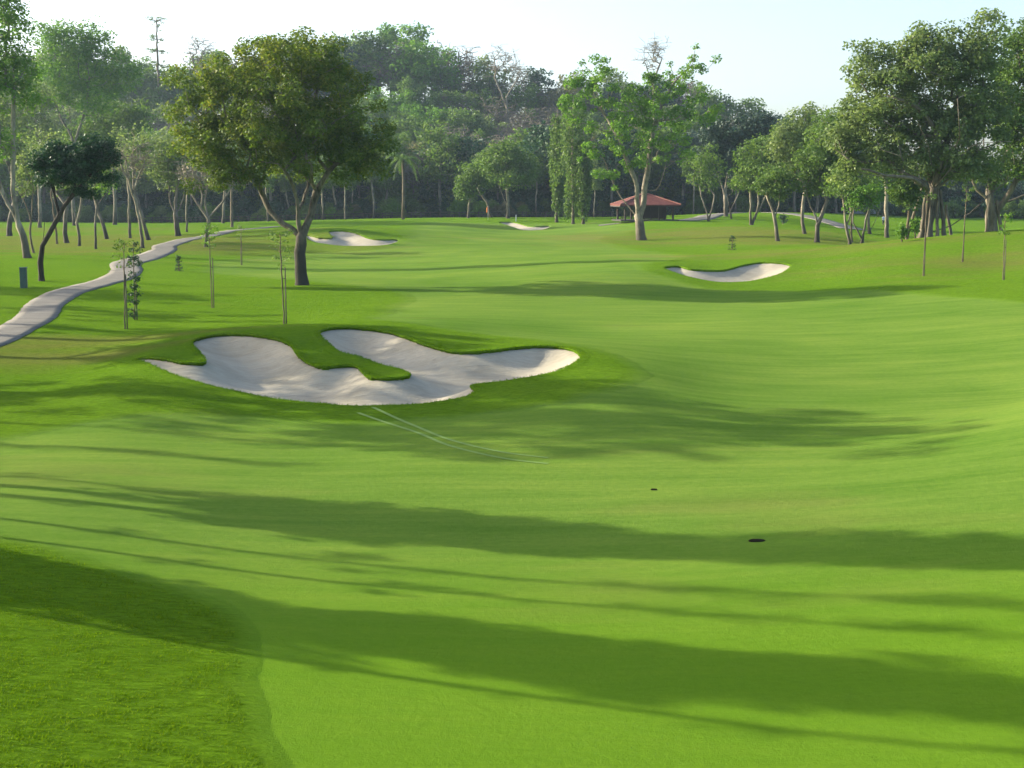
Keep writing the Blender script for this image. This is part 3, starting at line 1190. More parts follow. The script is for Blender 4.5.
fig(992, 232, 138, 37, dict(
    trunk=[(990, 215), (988, 200)],
    limbs=[(.6, (1000, 205, 0), (1008, 190, -.4), (1012, 180, -.5), (1030, 172, -.5), (1050, 168, 0)),
           (1, (975, 190, 0), (970, 170, 0), (980, 150, 0)),
           (1, (995, 180, 1), (1010, 150, 1), (1020, 110, 1)),
           (.8, (1015, 200, 1), (1040, 190, 1.5), (1070, 180, 2))],
    lobes=[(1000, 80, 44, 50), (1035, 90, 46, 60), (1000, 130, 45, 40), (1050, 140, 40, 40), (985, 165, 30, 20), (1020, 170, 40, 15), (1010, 45, 25, 20),
           (1080, 110, 40, 60)],
    roots=[(984, 232, 988, 198, -.5, .25), (1000, 232, 995, 200, -.4, .25)]),
    'dark green fig with low forked stems behind the mound, beyond the giant fig', leaf='mid', n=520, per=90, size=.32)


# ---- generic individual trees
def make_tree(px, py, d, stems, lobes, label, name='tree', bark='grey', leaf='mid', n=90, per=70, rc=.8, size=.3, rb=.2, seed=1, group=None,
              rt=.02, bias=.5, twigs=0, tw=1.0, flat=.7, sides=6, wpath=.2, up=.3, flare=1.3, am=None):
    q = Px(px, py, d)
    T = Tree(seed)
    # the first stem starts at the base; others leave from it or from the ground
    first = None
    extra = []
    for i, st in enumerate(stems):
        pts = [q.p(*v) for v in st]
        if i == 0:
            first = T.limb([(pts[0][0], pts[0][1], -.2)] + pts[1:], step=.6)
        else:
            p0 = np.array(pts[0])
            dist = [np.linalg.norm(T.pos[j] - p0) for j in range(len(T.pos))]
            j = int(np.argmin(dist))
            T.limb(pts[1:], j, .7)
    na = len(T.pos)
    am = int(len(first) * .55) if am is None else am
    fol = None
    if lobes:
        T.clumps([q.lobe(*v) for v in lobes], n, bias, attach_min=am, wpath=wpath)
        if twigs:
            T.twigs(twigs, tw)
        if per:
            fol = T.foliage(per, rc, size, flat, up)
    w = T.wood(rb * .8, rt, sides, flare)
    return place_tree(name, label, 'tree', q.loc, w, fol, bark, leaf, group)


# left side, near group
make_tree(28, 258, None, [[(28, 258), (24, 235), (18, 218), (6, 195), (-8, 165), (-15, 130)], [(20, 222), (16, 190), (18, 160), (20, 120), (22, 80)],
                          [(19, 218), (28, 195), (32, 180)], [(10, 200), (2, 170), (6, 130), (0, 80)]],
          [(0, 60, 30, 40), (15, 25, 30, 25), (-20, 90, 34, 40), (30, 90, 20, 30), (35, 50, 12, 14), (25, 10, 14, 14), (-10, 140, 30, 20), (10, 0, 30, 14)],
          'tallest open-crowned tree at the far left edge with pale limbs above a dark leaning base', 'tall_tree', 'pale', 'bright', 250, 60, .95, .3, .36, 41)
make_tree(34, 252, 140, [[(34, 252), (31, 235), (33, 215), (36, 190)], [(32, 225), (28, 205), (24, 195)]],
          [(35, 165, 16, 30), (25, 185, 12, 14)], 'thin leaning tree growing close behind the tall dark-based one', 'slender_tree', 'brown', 'grey', 34, 45, .8, .28, .12, 42)
make_tree(42, 281, None, [[(42, 281), (41, 262), (44, 245), (52, 232), (62, 215), (72, 200), (80, 185)], [(44, 246), (46, 232), (47, 222)], [(60, 217), (58, 195), (57, 175)], [(74, 198), (90, 180), (100, 170)]],
          [(58, 168, 20, 14), (92, 158, 20, 16), (108, 163, 13, 20), (76, 176, 24, 12), (46, 160, 12, 10), (98, 145, 18, 7), (70, 155, 12, 14), (112, 180, 9, 9), (60, 150, 12, 5), (84, 192, 14, 6), (52, 182, 10, 5)],
          'dark-leaved tree with a black leaning trunk beside the grey box', 'dark_tree', 'dark', 'dark', 210, 95, .48, .2, .2, 43)
make_tree(79, 246, None, [[(79, 246), (79, 230), (76, 215), (73, 205)], [(78, 225), (82, 208), (84, 196)]], [(76, 185, 14, 18), (84, 185, 10, 14)],
          'small fork-stemmed tree behind the dark leaning tree', 'slender_tree', 'pale', 'grey', 30, 35, .8, .28, .17, 44)
make_tree(96, 249, None, [[(96, 249), (96, 225), (99, 205), (95, 190), (104, 172)], [(98, 206), (106, 196), (112, 190)]],
          [(105, 185, 14, 12), (100, 170, 12, 12)], 'young leafy tree with dark lower stem between dark tree and bare tree', 'slender_tree', 'grey', 'bright', 34, 30, .7, .26, .14, 45)
make_tree(107, 239, None, [[(107, 239), (104, 225), (99, 210), (97, 198)]], [(98, 170, 16, 24)],
          'leaning grey trunk beyond the young leafy tree', 'slender_tree', 'grey', 'grey', 30, 40, 1.0, .32, .25, 46)
make_tree(67, 243, None, [[(67, 243), (66, 225), (68, 205)]], [(62, 165, 22, 28)],
          'short thick-stemmed tree behind the trunk of the dark tree', 'slender_tree', 'grey', 'mid', 40, 50, 1.1, .34, .28, 47)
make_tree(57, 244, None, [[(57, 244), (56, 225), (54, 200)]], [(50, 150, 20, 30)],
          'thin pale-stemmed tree just beyond the black leaning trunk', 'slender_tree', 'brown', 'grey', 40, 45, 1.1, .32, .13, 48)
make_tree(9, 236, None, [[(9, 236), (12, 215), (18, 195), (14, 170)]], [(0, 130, 34, 40), (20, 155, 20, 20)],
          'broad grey-green tree farthest back at the left edge', 'broad_tree', 'grey', 'grey', 110, 55, 1.5, .45, .4, 49)
make_tree(130, 238, None, [[(130, 238), (130, 215), (131, 195), (128, 170)]], [(125, 150, 14, 24)],
          'straight pale-stemmed tree left of the bare white-limbed tree', 'slender_tree', 'pale', 'grey', 30, 25, 1.0, .32, .2, 50)
make_tree(143, 248, None, [[(143, 248), (141, 225), (137, 200), (133, 188), (131, 172), (128, 155)], [(136, 195), (140, 180), (146, 168), (158, 158)], [(132, 182), (126, 172), (123, 160)],
                           [(132, 172), (136, 155), (138, 142)]],
          [(135, 160, 18, 24), (150, 160, 14, 12), (125, 160, 10, 14)], 'nearly bare tree with pale forking limbs beside cart path', 'bare_tree', 'pale', 'dry', 60, 5, .7, .22, .19, 51, twigs=220, tw=1.0, rt=.025)
make_tree(149, 240, None, [[(149, 240), (144, 222), (139, 200), (136, 185)]], [(142, 150, 16, 22)],
          'grey-trunked tree leaning left behind the bare tree', 'slender_tree', 'grey', 'grey', 40, 30, 1.1, .34, .26, 52)
make_tree(178, 236, None, [[(178, 236), (177, 222), (176, 214), (171, 200), (171, 188)], [(176, 214), (178, 195), (180, 180)], [(177, 216), (184, 200), (187, 188)]],
          [(172, 160, 22, 28), (186, 175, 14, 16), (165, 175, 10, 14)], 'three-stemmed stout tree by the far bend of cart path', 'broad_tree', 'grey', 'grey', 90, 45, 1.4, .4, .36, 53)
make_tree(187, 232, None, [[(187, 232), (187, 212), (189, 190)]], [(188, 165, 14, 24)],
          'thin straight pale-stemmed tree right of the three-stemmed one', 'slender_tree', 'pale', 'mid', 26, 35, 1.2, .36, .15, 54)
make_tree(206, 247, None, [[(206, 247), (207, 230), (209, 218), (202, 208), (194, 195), (188, 180)], [(209, 217), (218, 208), (228, 195), (238, 180)], [(204, 209), (204, 195), (200, 178)],
                           [(209, 218), (206, 200), (210, 180)], [(194, 195), (198, 180), (196, 170)]],
          [(205, 175, 24, 16), (190, 175, 10, 10), (232, 182, 14, 12)], 'fork-limbed tree with lilac-grey sparse crown at the path edge', 'flowering_tree', 'pale', 'lilac', 80, 14, .9, .26, .22, 55, twigs=160, tw=1.2, rt=.03)
make_tree(223, 223, 265, [[(223, 223), (224, 210), (225, 196)], [(223, 218), (221, 205)]], [(223, 175, 14, 20)],
          'pale paired-stem tree behind the fork-limbed tree', 'slender_tree', 'pale', 'mid', 26, 45, 1.6, .5, .3, 56)
make_tree(232, 227, None, [[(232, 227), (232, 205), (233, 185)]], [(234, 165, 14, 24)],
          'straight mossy-stemmed tree at the end of the cart path', 'slender_tree', 'brown', 'mid', 26, 45, 1.5, .45, .25, 57)

make_tree(75, 226, 255, [[(75, 226), (74, 190), (76, 150), (74, 110)], [(75, 150), (90, 110), (95, 80)], [(75, 140), (62, 110), (60, 80)]],
          [(75, 60, 30, 34), (100, 45, 22, 22), (62, 42, 18, 18), (115, 75, 20, 26), (60, 90, 24, 26), (95, 100, 30, 24), (135, 75, 12, 20)], 'tall bright leafy tree rising over the left skyline behind the dark tree', 'tall_tree', 'grey', 'bright', 300, 60, 1.7, .5, .4, 58)
make_tree(115, 226, 262, [[(115, 226), (116, 190), (114, 150)]],
          [(112, 130, 28, 26), (85, 140, 24, 22), (140, 120, 18, 24)], 'mid-height green tree in front of the taller bright one at left', 'broad_tree', 'grey', 'mid', 170, 60, 1.7, .5, .4, 59)
make_tree(40, 228, 240, [[(40, 228), (41, 190), (42, 150), (40, 120)]],
          [(40, 110, 24, 34), (20, 120, 18, 24), (52, 135, 14, 18)], 'pale green airy tree between two tallest trees at left', 'broad_tree', 'pale', 'grey', 130, 50, 1.5, .45, .34, 60)
# right cluster
make_tree(753, 226, 205, [[(751, 226), (750, 212), (750, 200), (749, 188)], [(753, 225), (757, 212), (763, 200), (768, 188)], [(752, 224), (753, 208), (751, 195)], [(756, 216), (758, 204), (757, 192)]],
          [(760, 165, 26, 26), (775, 150, 20, 24), (745, 175, 16, 14), (785, 165, 18, 16), (750, 190, 10, 7)], 'clump tree with three pale diverging stems beyond the dark crown', 'multi_stem_tree', 'pale', 'mid', 120, 70, 1.25, .4, .34, 61)
make_tree(709, 222, 222, [[(709, 222), (706, 210), (701, 197), (699, 185)], [(709, 220), (712, 208), (714, 195)]], [(705, 170, 16, 24)],
          'small V-stemmed pale tree beside the far paved path', 'slender_tree', 'pale', 'mid', 40, 50, 1.3, .42, .2, 62)
make_tree(726, 217, 240, [[(726, 217), (725, 200), (725, 185), (728, 165)], [(725, 195), (715, 170), (705, 150)], [(725, 190), (745, 165), (755, 145)]],
          [(720, 145, 22, 26), (748, 140, 25, 26), (705, 150, 12, 14), (760, 130, 12, 16), (735, 165, 25, 16)], 'large blue-black dense-crowned tree between pavilion and the right grove', 'dark_tree', 'pale', 'blue', 240, 95, 1.5, .5, .38, 63)
make_tree(732, 216, 232, [[(732, 216), (729, 206), (727, 196)], [(731, 213), (734, 203), (737, 196)]], [(734, 185, 9, 9)],
          'little fork-stemmed tree at the foot of blue-black tree', 'slender_tree', 'pale', 'mid', 22, 40, .9, .36, .16, 64)
make_tree(778, 241, None, [[(778, 241), (776, 228), (774, 218), (770, 205), (766, 195)], [(774, 217), (778, 205), (779, 190)]],
          [(775, 180, 18, 18), (762, 185, 12, 10)], 'kinked-trunk tree nearest the small conifer', 'small_tree', 'pale', 'mid', 60, 65, .9, .3, .24, 65)
make_tree(805, 235, 180, [[(805, 235), (802, 222), (802, 205), (804, 190)]], [(800, 150, 26, 30), (805, 125, 20, 16), (785, 140, 16, 20)],
          'straight pale-stemmed grove tree with tall light green crown', 'small_tree', 'pale', 'grey', 150, 70, 1.3, .38, .24, 66)
make_tree(818, 241, 165, [[(817, 241), (817, 225), (813, 212), (808, 202), (805, 192)], [(817, 226), (822, 212), (826, 200)], [(815, 215), (817, 200)]],
          [(825, 150, 28, 36), (810, 170, 22, 20), (835, 130, 16, 22), (800, 185, 14, 10), (828, 185, 14, 10)], 'grove tree spreading from a Y fork into a wide green crown', 'small_tree', 'grey', 'mid', 190, 75, 1.1, .34, .3, 67)
make_tree(850, 247, 152, [[(850, 247), (847, 232), (844, 218), (842, 200)], [(846, 226), (850, 212), (848, 200)]],
          [(842, 185, 20, 16), (850, 175, 16, 14)], 'slim leaning tree, front left one of the pair on the mound edge', 'small_tree', 'pale', 'mid', 70, 55, .85, .28, .18, 68)
make_tree(861, 247, 150, [[(861, 247), (863, 232), (866, 215), (870, 205)], [(861, 243), (857, 230), (852, 222), (853, 208)]],
          [(866, 195, 14, 12), (855, 200, 10, 10)], 'two-stemmed small tree, front right one of the pair on the mound edge', 'small_tree', 'grey', 'bright', 46, 50, .8, .26, .18, 69)
make_tree(852, 240, 168, [[(852, 240), (851, 225), (852, 210), (850, 200)]], [(852, 190, 12, 12)],
          'thin dark-stemmed tree glimpsed behind the front pair', 'small_tree', 'brown', 'mid', 30, 50, .9, .3, .13, 70)
make_tree(871, 233, 200, [[(870, 233), (868, 220), (869, 205)], [(872, 231), (876, 218), (880, 205)]], [(872, 190, 16, 14)],
          'V-stemmed tree left of the lone straight trunk', 'small_tree', 'pale', 'mid', 40, 50, 1.1, .36, .24, 71)
make_tree(887, 238, 188, [[(887, 238), (886, 220), (885, 200), (884, 180)]], [(882, 165, 20, 20)],
          'lone straight pale trunk beside the distant walker', 'small_tree', 'pale', 'mid', 50, 50, 1.2, .38, .3, 72)
make_tree(907, 240, 122, [[(907, 240), (907, 225), (908, 205), (906, 190)]], [(906, 195, 14, 16), (898, 188, 12, 10)],
          'thin straight-stemmed tree close to the left of giant fig', 'small_tree', 'brown', 'mid', 60, 60, .8, .28, .13, 73)

# middle distance, edge of the wood
make_tree(468, 217, 268, [[(468, 217), (469, 205), (472, 190)]], [(474, 180, 14, 18), (465, 190, 8, 10)],
          'leafy tree at the left end of the rounded clump behind the green', 'woodland_tree', 'pale', 'mid', 60, 60, 1.5, .48, .22, 81)
make_tree(488, 217, 275, [[(491, 217), (488, 205), (482, 195), (478, 188)]], [(490, 168, 18, 18)],
          'leaning-trunk tree in the middle of the rounded clump behind the flag', 'woodland_tree', 'grey', 'mid', 90, 65, 1.6, .48, .26, 82)
make_tree(508, 218, 264, [[(508, 218), (508, 205), (507, 190)], [(507, 208), (503, 196), (500, 188)], [(504, 216), (503, 200)]],
          [(508, 165, 26, 22), (520, 175, 18, 16), (500, 158, 18, 12)], 'broad dome-crowned green tree rising right of the flag', 'woodland_tree', 'pale', 'mid', 170, 75, 1.6, .48, .34, 83)


def weeping(px, py, d, top, w, seed, label, leaf='bright'):
    q = Px(px, py, d)
    T = Tree(seed)
    a = T.limb([(0, 0, -.2), q.p(px, py - 20), q.p(px - 1, (py + top) / 2), q.p(px, top)], step=.9)
    hts = np.linspace(py - 28, top + 4, 34)
    for i, y in enumerate(hts):
        t = (y - top) / (py - 28 - top)
        ww = w * (.25 + .9 * math.sin(math.pi * min(1, .15 + t * .75)))
        for k in range(3):
            an = T.r.uniform(0, 6.28)
            p0 = np.array(q.p(px, y))
            j = int(np.argmin([abs(T.pos[m][2] - p0[2]) for m in a]))
            r_ = ww * q.k * T.r.uniform(.4, 1)
            n1 = T.node(p0 + np.array([math.cos(an) * r_ * .6, math.sin(an) * r_ * .6, .2]), a[j])
            n2 = T.node(p0 + np.array([math.cos(an) * r_, math.sin(an) * r_, -.6]), n1)
            T.cl.append(n2)
    f = T.foliage(75, .55, .42, 1.3, .1, droop=3.4)
    w_ = T.wood(.22, .02, 6, 1.2)
    place_tree('weeping_tree', label, 'tree', q.loc, w_, f, 'pale', leaf)


weeping(573, 223, 238, 98, 15, 91, 'column of drooping foliage on fork-based pale stem, broadest of the weeping row', 'mid')
weeping(557, 221, 246, 110, 6, 92, 'narrowest weeping tree, left end of the drooping row', 'mid')
weeping(583, 223, 236, 130, 7, 93, 'short weeping tree nearest the pavilion', 'mid')


# thin trunks along the woodland edge : one kind, nothing tells them apart
def edge_tree(seed):
    T = Tree(seed)
    h = 9
    a = T.limb([(0, 0, -.2), (T.r.normal() * .15, 0, 3), (T.r.normal() * .3, 0, 6), (T.r.normal() * .5, 0, h)], step=1)
    T.clumps([(0, 0, 9.5, 2.4, 2.4, 3.5), (0, 0, 7.5, 1.8, 1.8, 2)], 46, .5, attach_min=6)
    return T.wood(.17, .02, 6, 1.2), T.foliage(45, 1.0, .45, .8, .3)


ed = []
GRP = 'slim pale trunks along the dark woodland edge'
for i in range(3):
    w, f = edge_tree(300 + i)
    ed.append((w, f))
edge_px = [263, 284, 319, 322, 332, 342, 349, 371, 427, 536, 596, 686, 697, 768]
protos = []
for i, px in enumerate(edge_px):
    d = 286 + (i * 37 % 23)
    loc = at(px, 0, d)
    if i < 3:
        protos.append(place_tree('edge_tree', 'slim pale-trunked tree at the edge of the dark wood', 'tree', loc, ed[i][0], ed[i][1], 'pale', ['mid', 'grey', 'mid'][i], GRP))
    else:
        copy_thing(protos[i % 3], loc, (i * 1.7) % 6.28, .85 + (i * 29 % 17) / 50, sz=1.05)


make_tree(508, 200, 395, [[(508, 200), (508, 130), (506, 95)], [(507, 110), (495, 80)], [(507, 100), (520, 78)]], [(505, 68, 20, 18), (520, 75, 12, 12), (490, 75, 10, 12)],
          'pale leafless tree with a fine dome of twigs on the middle skyline', 'bare_tree', 'pale', 'dry', 70, 2, 1, .4, .35, 84, twigs=420, tw=2.0, rt=.035)
make_tree(652, 205, 330, [[(652, 205), (653, 130), (652, 80)], [(652, 90), (643, 65)], [(652, 85), (660, 62)]], [(651, 62, 14, 16)],
          'bare twiggy tree top showing above the bright green tree', 'bare_tree', 'pale', 'dry', 40, 1, 1, .4, .3, 85, twigs=220, tw=1.9, rt=.03)
make_tree(208, 200, 400, [[(208, 200), (208, 120), (206, 70)], [(207, 90), (195, 60)]], [(203, 55, 15, 16)],
          'leafless grey tree top between the tiered tree and the big round tree', 'bare_tree', 'grey', 'dry', 40, 1, 1, .4, .3, 86, twigs=240, tw=2.1, rt=.035)


# ---- palm
def palm():
    q = Px(403, 220, 258)
    m = MB()
    h = (q.py - 160) * q.k
    m.tube([(0, 0, -.2), (.1, 0, h * .3), (.15, 0, h * .7), (.05, 0, h)], [.32, .24, .22, .26], 10)
    t = thing('palm_tree', 'palm with arching fronds standing at the wood edge behind the left bunker', 'palm', q.loc)
    m.build('trunk', BARK['brown'], t, shade=True)
    r = random.Random(5)
    for i in range(18):
        an = i * 2.4
        up = r.uniform(.1, 1.2)
        L = r.uniform(3.6, 4.8)
        V, Fs = [], []
        base = Vector((.05, 0, h))
        pts = []
        for k in range(12):
            s = k / 11
            rr = L * s * (1 - .25 * s)
            zz = up * L * s * .9 - L * s * s * (.75 + .3 * (1.2 - up))
            pts.append(base + Vector((math.cos(an) * rr, math.sin(an) * rr, zz)))
        side = Vector((-math.sin(an), math.cos(an), 0))
        for k in range(1, 11):
            for jj in range(3):
                p = pts[k].lerp(pts[k + 1], jj / 3)
                ll = .75 * math.sin(math.pi * min(.97, .12 + k / 11 * .85)) + .1
                fw = (pts[k + 1] - pts[k]).normalized()
                for sg in (-1, 1):
                    tip = p + side * sg * ll * .8 + fw * .35 * ll + Vector((0, 0, -.55 * ll))
                    n = len(V)
                    V += [p - fw * .05, p + fw * .05, tip]
                    Fs.append((n, n + 1, n + 2))
        for k in range(11):
            n = len(V)
            V += [pts[k] - side * .03, pts[k] + side * .03, pts[k + 1] + side * .03, pts[k + 1] - side * .03]
            Fs.append((n, n + 1, n + 2, n + 3))
        me = bpy.data.meshes.new('frond')
        me.from_pydata([tuple(v) for v in V], [], Fs)
        a = me.attributes.new('tint', 'FLOAT', 'FACE')
        a.data.foreach_set('value', [r.random() for _ in Fs])
        me.materials.append(LEAF['mid'])
        link('frond', me, t)


palm()


# ---- tall tiered tree on the skyline
def tiered():
    q = Px(163, 222, 420)
    T = Tree(401)
    z0 = q.loc.z
    top = H + (193 - 22) * q.d / F - z0
    bot = H + (193 - 90) * q.d / F - z0
    a = T.limb([(0, 0, -.3), (.2, 0, top * .3), (0, 0, top * .7), (0, 0, top)], step=1.2, wob=.08)
    for zc, w, n in [(top - 1.2, 2.8, 26), (top - 6.5, 2.6, 18), (top - 10, 3.2, 18), (top - 14, 3.6, 20), (top - 3, 1.2, 8)]:
        for i in range(n):
            an = T.r.uniform(0, 6.28)
            r_ = w * T.r.uniform(.4, 1)
            j = int(np.argmin([abs(T.pos[k][2] - zc) for k in a]))
            m = T.node((math.cos(an) * r_ * .5, math.sin(an) * r_ * .5, zc), a[j])
            m = T.node((math.cos(an) * r_, math.sin(an) * r_, zc + T.r.normal() * .5 + .3), m)
            T.cl.append(m)
    w = T.wood(.35, .03, 6)
    f = T.foliage(22, .75, .4, .35, .8)
    place_tree('tiered_tree', 'lone spindly tree with flat tiers of foliage above the left skyline', 'tree', q.loc, w, f, 'brown', 'mid')


tiered()


# ------------------------------------------------------------------ wood on the hill (one mass)
def variant(seed, kind):
    T = Tree(seed)
    h = 17
    a = T.limb([(0, 0, -.5), (T.r.normal() * .3, T.r.normal() * .3, 4), (T.r.normal() * .6, T.r.normal() * .6, 8)], step=1.6)
    if kind == 'tall':
        lob = [(0, 0, 13, 4, 4, 4.5), (1, 1, 9, 4.5, 4.5, 3), (-1.5, 0, 15.5, 2.5, 2.5, 2.5)]
    elif kind == 'wide':
        lob = [(0, 0, 11.5, 6, 6, 4), (3, 0, 9, 4, 4, 3), (-3, 1, 13, 4, 4, 3)]
    elif kind == 'bush':
        lob = [(0, 0, 3.5, 4.2, 4.2, 3.2), (1, 0, 6, 2.8, 2.8, 2)]
    else:
        lob = [(0, 0, 12, 4.5, 4.5, 4.8)]
    n = {'tall': 80, 'wide': 90, 'bush': 60, 'bare': 60}[kind]
    T.clumps(lob, n, .45, attach_min=2, wpath=.15, seg=2)
    if kind == 'bare':
        T.twigs(420, 1.9, .6)
        w = T.wood(.3, .05, 4)
        f = T.foliage(7, 1.0, .4, .8, .3)
    else:
        w = T.wood(.28, .04, 4)
        f = T.foliage({'tall': 46, 'wide': 46, 'bush': 55}[kind], 1.45, .62, .7, .3)
    return w, f


VAR = {k: [variant(500 + 10 * i + j, k) for j in range(3)] for i, k in enumerate(['tall', 'wide', 'bush', 'bare'])}


def woodland():
    r = np.random.default_rng(77)
    WV, WQ, wo = [], [], 0
    LV, LQ, LT, LM, lo = [], [], [], [], 0
    mats = ['mid', 'grey', 'dark', 'dry', 'bright', 'blue']
    items = []
    for row, d in enumerate([304, 312, 322, 334, 348, 364, 382, 402, 424, 448]):
        px = -260
        while px < 1180:
            px += r.uniform(15, 25) * 320 / d * (1.0 if row > 1 else 1.2)
            dd = d + r.uniform(-6, 6)
            if px > 855 and row > 5:
                continue
            if 850 < px < 880 and row < 7:
                continue
            sky = np.interp(px, SKY[:, 0], SKY[:, 1])
            cand = ['tall', 'wide', 'tall', 'bare', 'wide']
            k = cand[r.integers(len(cand))]
            if 440 < px < 600 and r.random() < .45:
                k = 'bare'
            x = (px - 512) / F * dd
            z = g1(x, dd)
            s = r.uniform(.8, 1.2)
            # never above the skyline
            maxh = H + (193 - sky + r.choice([-22, -12, -4, 2, 6, 12])) * dd / F - z
            hgt = {'tall': 18, 'wide': 16, 'bare': 18.5}[k]
            s = min(s, maxh / hgt)
            if row >= 8:
                s = np.clip(maxh / hgt, .5, 1.7)
            if s < .4:
                continue
            u = r.random()
            if k == 'bare':
                m = 3
            elif px < 200:
                m = [0, 1, 4, 1][r.integers(4)]
            elif 350 < px < 450 and row > 5:
                m = [4, 0][r.integers(2)]
            elif px > 640 and row < 5:
                m = [0, 2, 5, 5, 0][r.integers(5)]
            elif row < 3:
                m = [0, 2, 2, 0, 1][r.integers(5)]
            else:
                m = [0, 1, 0, 2, 3, 1][r.integers(6)]
            items.append((k, x, dd, z, s, m))
    # undergrowth: mostly dark leaf colours stand in for shade below the canopy
    for d in [300, 308, 318, 330, 345]:
        px = -240
        while px < 1180:
            px += r.uniform(10, 20)
            if 700 < px < 870 and d < 306 or 852 < px < 878:
                continue
            dd = d + r.uniform(-3, 3)
            x = (px - 512) / F * dd
            sc_ = r.uniform(.6, 1.1) * (1 if d > 303 else .55)
            items.append(('bush', x, dd, g1(x, dd), sc_, [2, 0, 2, 5, 0][r.integers(5)]))
    for _ in range(150):
        px = r.uniform(-200, 1150)
        if 640 < px < 880 and r.random() < .7:
            continue
        dd = r.uniform(293, 299)
        x = (px - 512) / F * dd
        items.append(('bush', x, dd, g1(x, dd), r.uniform(.12, .5) ** 1.0, [0, 1, 2, 4, 0, 3][r.integers(6)]))
    for (k, x, y, z, s, m) in items:
        (wv, wq), (fv, fq, ft) = VAR[k][r.integers(3)]
        a = r.uniform(0, 6.28)
        ca, sa = math.cos(a), math.sin(a)
        Rm = np.array([[ca, -sa, 0], [sa, ca, 0], [0, 0, 1]]) * s
        tr = np.array([x, y, z])
        WV.append(wv @ Rm.T + tr)
        WQ.append(wq + wo)
        wo += len(wv)
        LV.append(fv @ Rm.T + tr)
        LQ.append(fq + lo)
        lo += len(fv)
        LT.append(np.clip(ft * .7 + r.uniform(0, .3), 0, 1))
        LM.append(np.full(len(fq), m))
    nW = sum(len(q) for q in WQ)
    V = np.concatenate(WV + LV)
    Q = np.concatenate(WQ + [q + wo for q in LQ])
    tint = np.concatenate([np.zeros(nW)] + LT)
    mi = np.concatenate([np.zeros(nW, int)] + [x_ + 1 for x_ in LM])
    print('woodland faces', len(Q), 'trees', len(items))
    me = mesh_np('woodland', V, Q, attrs={'tint': ('FACE', tint)}, mats=[BARK['grey']] + [LEAF[k] for k in mats], matidx=mi)
    o = link('woodland', me)
    tag(o, 'mixed hazy wood covering the hill behind the course', 'woodland', kind='stuff')


woodland()

# ---- trees out of frame on the left : their long shadows cross the fairway
GL = 'trees beyond the left side of the view'


def side_trees():
    def columnar(seed, h, w, n=190, z0=.3, dz=.12, per=70):
        T = Tree(seed)
        a = T.limb([(0, 0, -.2), (0, 0, h * .5), (0, 0, h)], step=.8)
        T.clumps([(0, 0, h * (z0 + dz * i), w * (1 - .12 * i), w * (1 - .12 * i), h * .12) for i in range(6)], n, .5, attach_min=3)
        return T.wood(.17, .015), T.foliage(per, .55, .3, .9, .2)

    def airy(seed, h, w, n):
        T = Tree(seed)
        a = T.limb([(0, 0, -.2), (.2, .1, h * .25), (0, 0, h * .5)], step=.8)
        T.clumps([(0, 0, h * .78, w, w, h * .2), (w * .5, w * .3, h * .65, w * .6, w * .6, h * .14)], n, .5, attach_min=5)
        return T.wood(.3, .02), T.foliage(60, .7, .3, .6, .3)
    c1 = columnar(601, 15, 1.25)
    c5 = columnar(607, 15.5, 1.15, 110, .52, .085, 50)
    a1 = airy(602, 14, 4.2, 34)
    Ts = Tree(606)
    tl = Ts.limb([(0, 0, -.2), (.25, .1, 4), (-.1, 0, 8), (.15, 0, 12)], step=.8)
    Ts.clumps([(0, 0, 9, .5, .5, 3.4), (0, 0, 11.5, .3, .3, 1)], 16, .6, attach_min=5)
    a4 = (Ts.wood(.075, .012), Ts.foliage(12, .24, .2, 1, .2))
    a2 = airy(603, 18, 6.3, 200)
    a3 = airy(604, 15.5, 3.8, 170)
    pd = place_tree('dense_tree', 'compact tree beyond the left side of the view', 'tree', (0, 0, 0), a3[0], a3[1], 'grey', 'mid', GL)
    pe = place_tree('thin_tree', 'very slim sparse tree beyond the left side of the view', 'tree', (0, 0, 0), a4[0], a4[1], 'grey', 'mid', GL)
    pc = place_tree('columnar_tree', 'narrow columnar tree beyond the left side of the view', 'tree', (0, 0, 0), c1[0], c1[1], 'brown', 'mid', GL)
    pf = place_tree('columnar_tree', 'high-crowned narrow tree beyond the left side of the view', 'tree', (0, 0, 0), c5[0], c5[1], 'brown', 'mid', GL)
    pa = place_tree('open_tree', 'open-crowned tree beyond the left side of the view', 'tree', (0, 0, 0), a1[0], a1[1], 'grey', 'mid', GL)
    pb = place_tree('dense_tree', 'dense broad tree beyond the left side of the view', 'tree', (0, 0, 0), a2[0], a2[1], 'grey', 'mid', GL)
    used = set()

    def put(p, x, y, s=1, rz=0, sz=1):
        z = g1(x, y)
        if id(p) not in used:
            used.add(id(p))
            p.location = (x, y, z)
            p.scale = (s, s, s * sz)
            return
        copy_thing(p, (x, y, z), rz, s, sz=sz)
    put(pc, -20, 24.6, 1.0, 0, .95)
    put(pf, -23, 32.3, .95, 1, 1)
    put(pf, -19, 30.2, .62, 2, 1.3)
    put(pb, -33, 48.4, 1.0)
    put(pa, -44, 44, .8, 3)
    for x_, y_, s_ in ((-24, 29.6, 1.1), (-19.5, 26.9, .9), (-33, 36.5, 1.1), (-38, 45, 1.2), (-34, 40.9, 1), (-22, 31, .9), (-42, 43.5, 1.2), (-18, 22.4, 1)):
        put(pe, x_, y_, s_, x_)
    put(pd, -37.2, 57.8, 1, 4)
    put(pd, -33.6, 61.6, .95, 1)
    put(pa, -40, 68, 1, 5)
    put(pa, -44, 78, 1, 0)
    put(pb, -52, 92, .8, 2)
    put(pa, -40, 50, 1.1, 1.5)


side_trees()


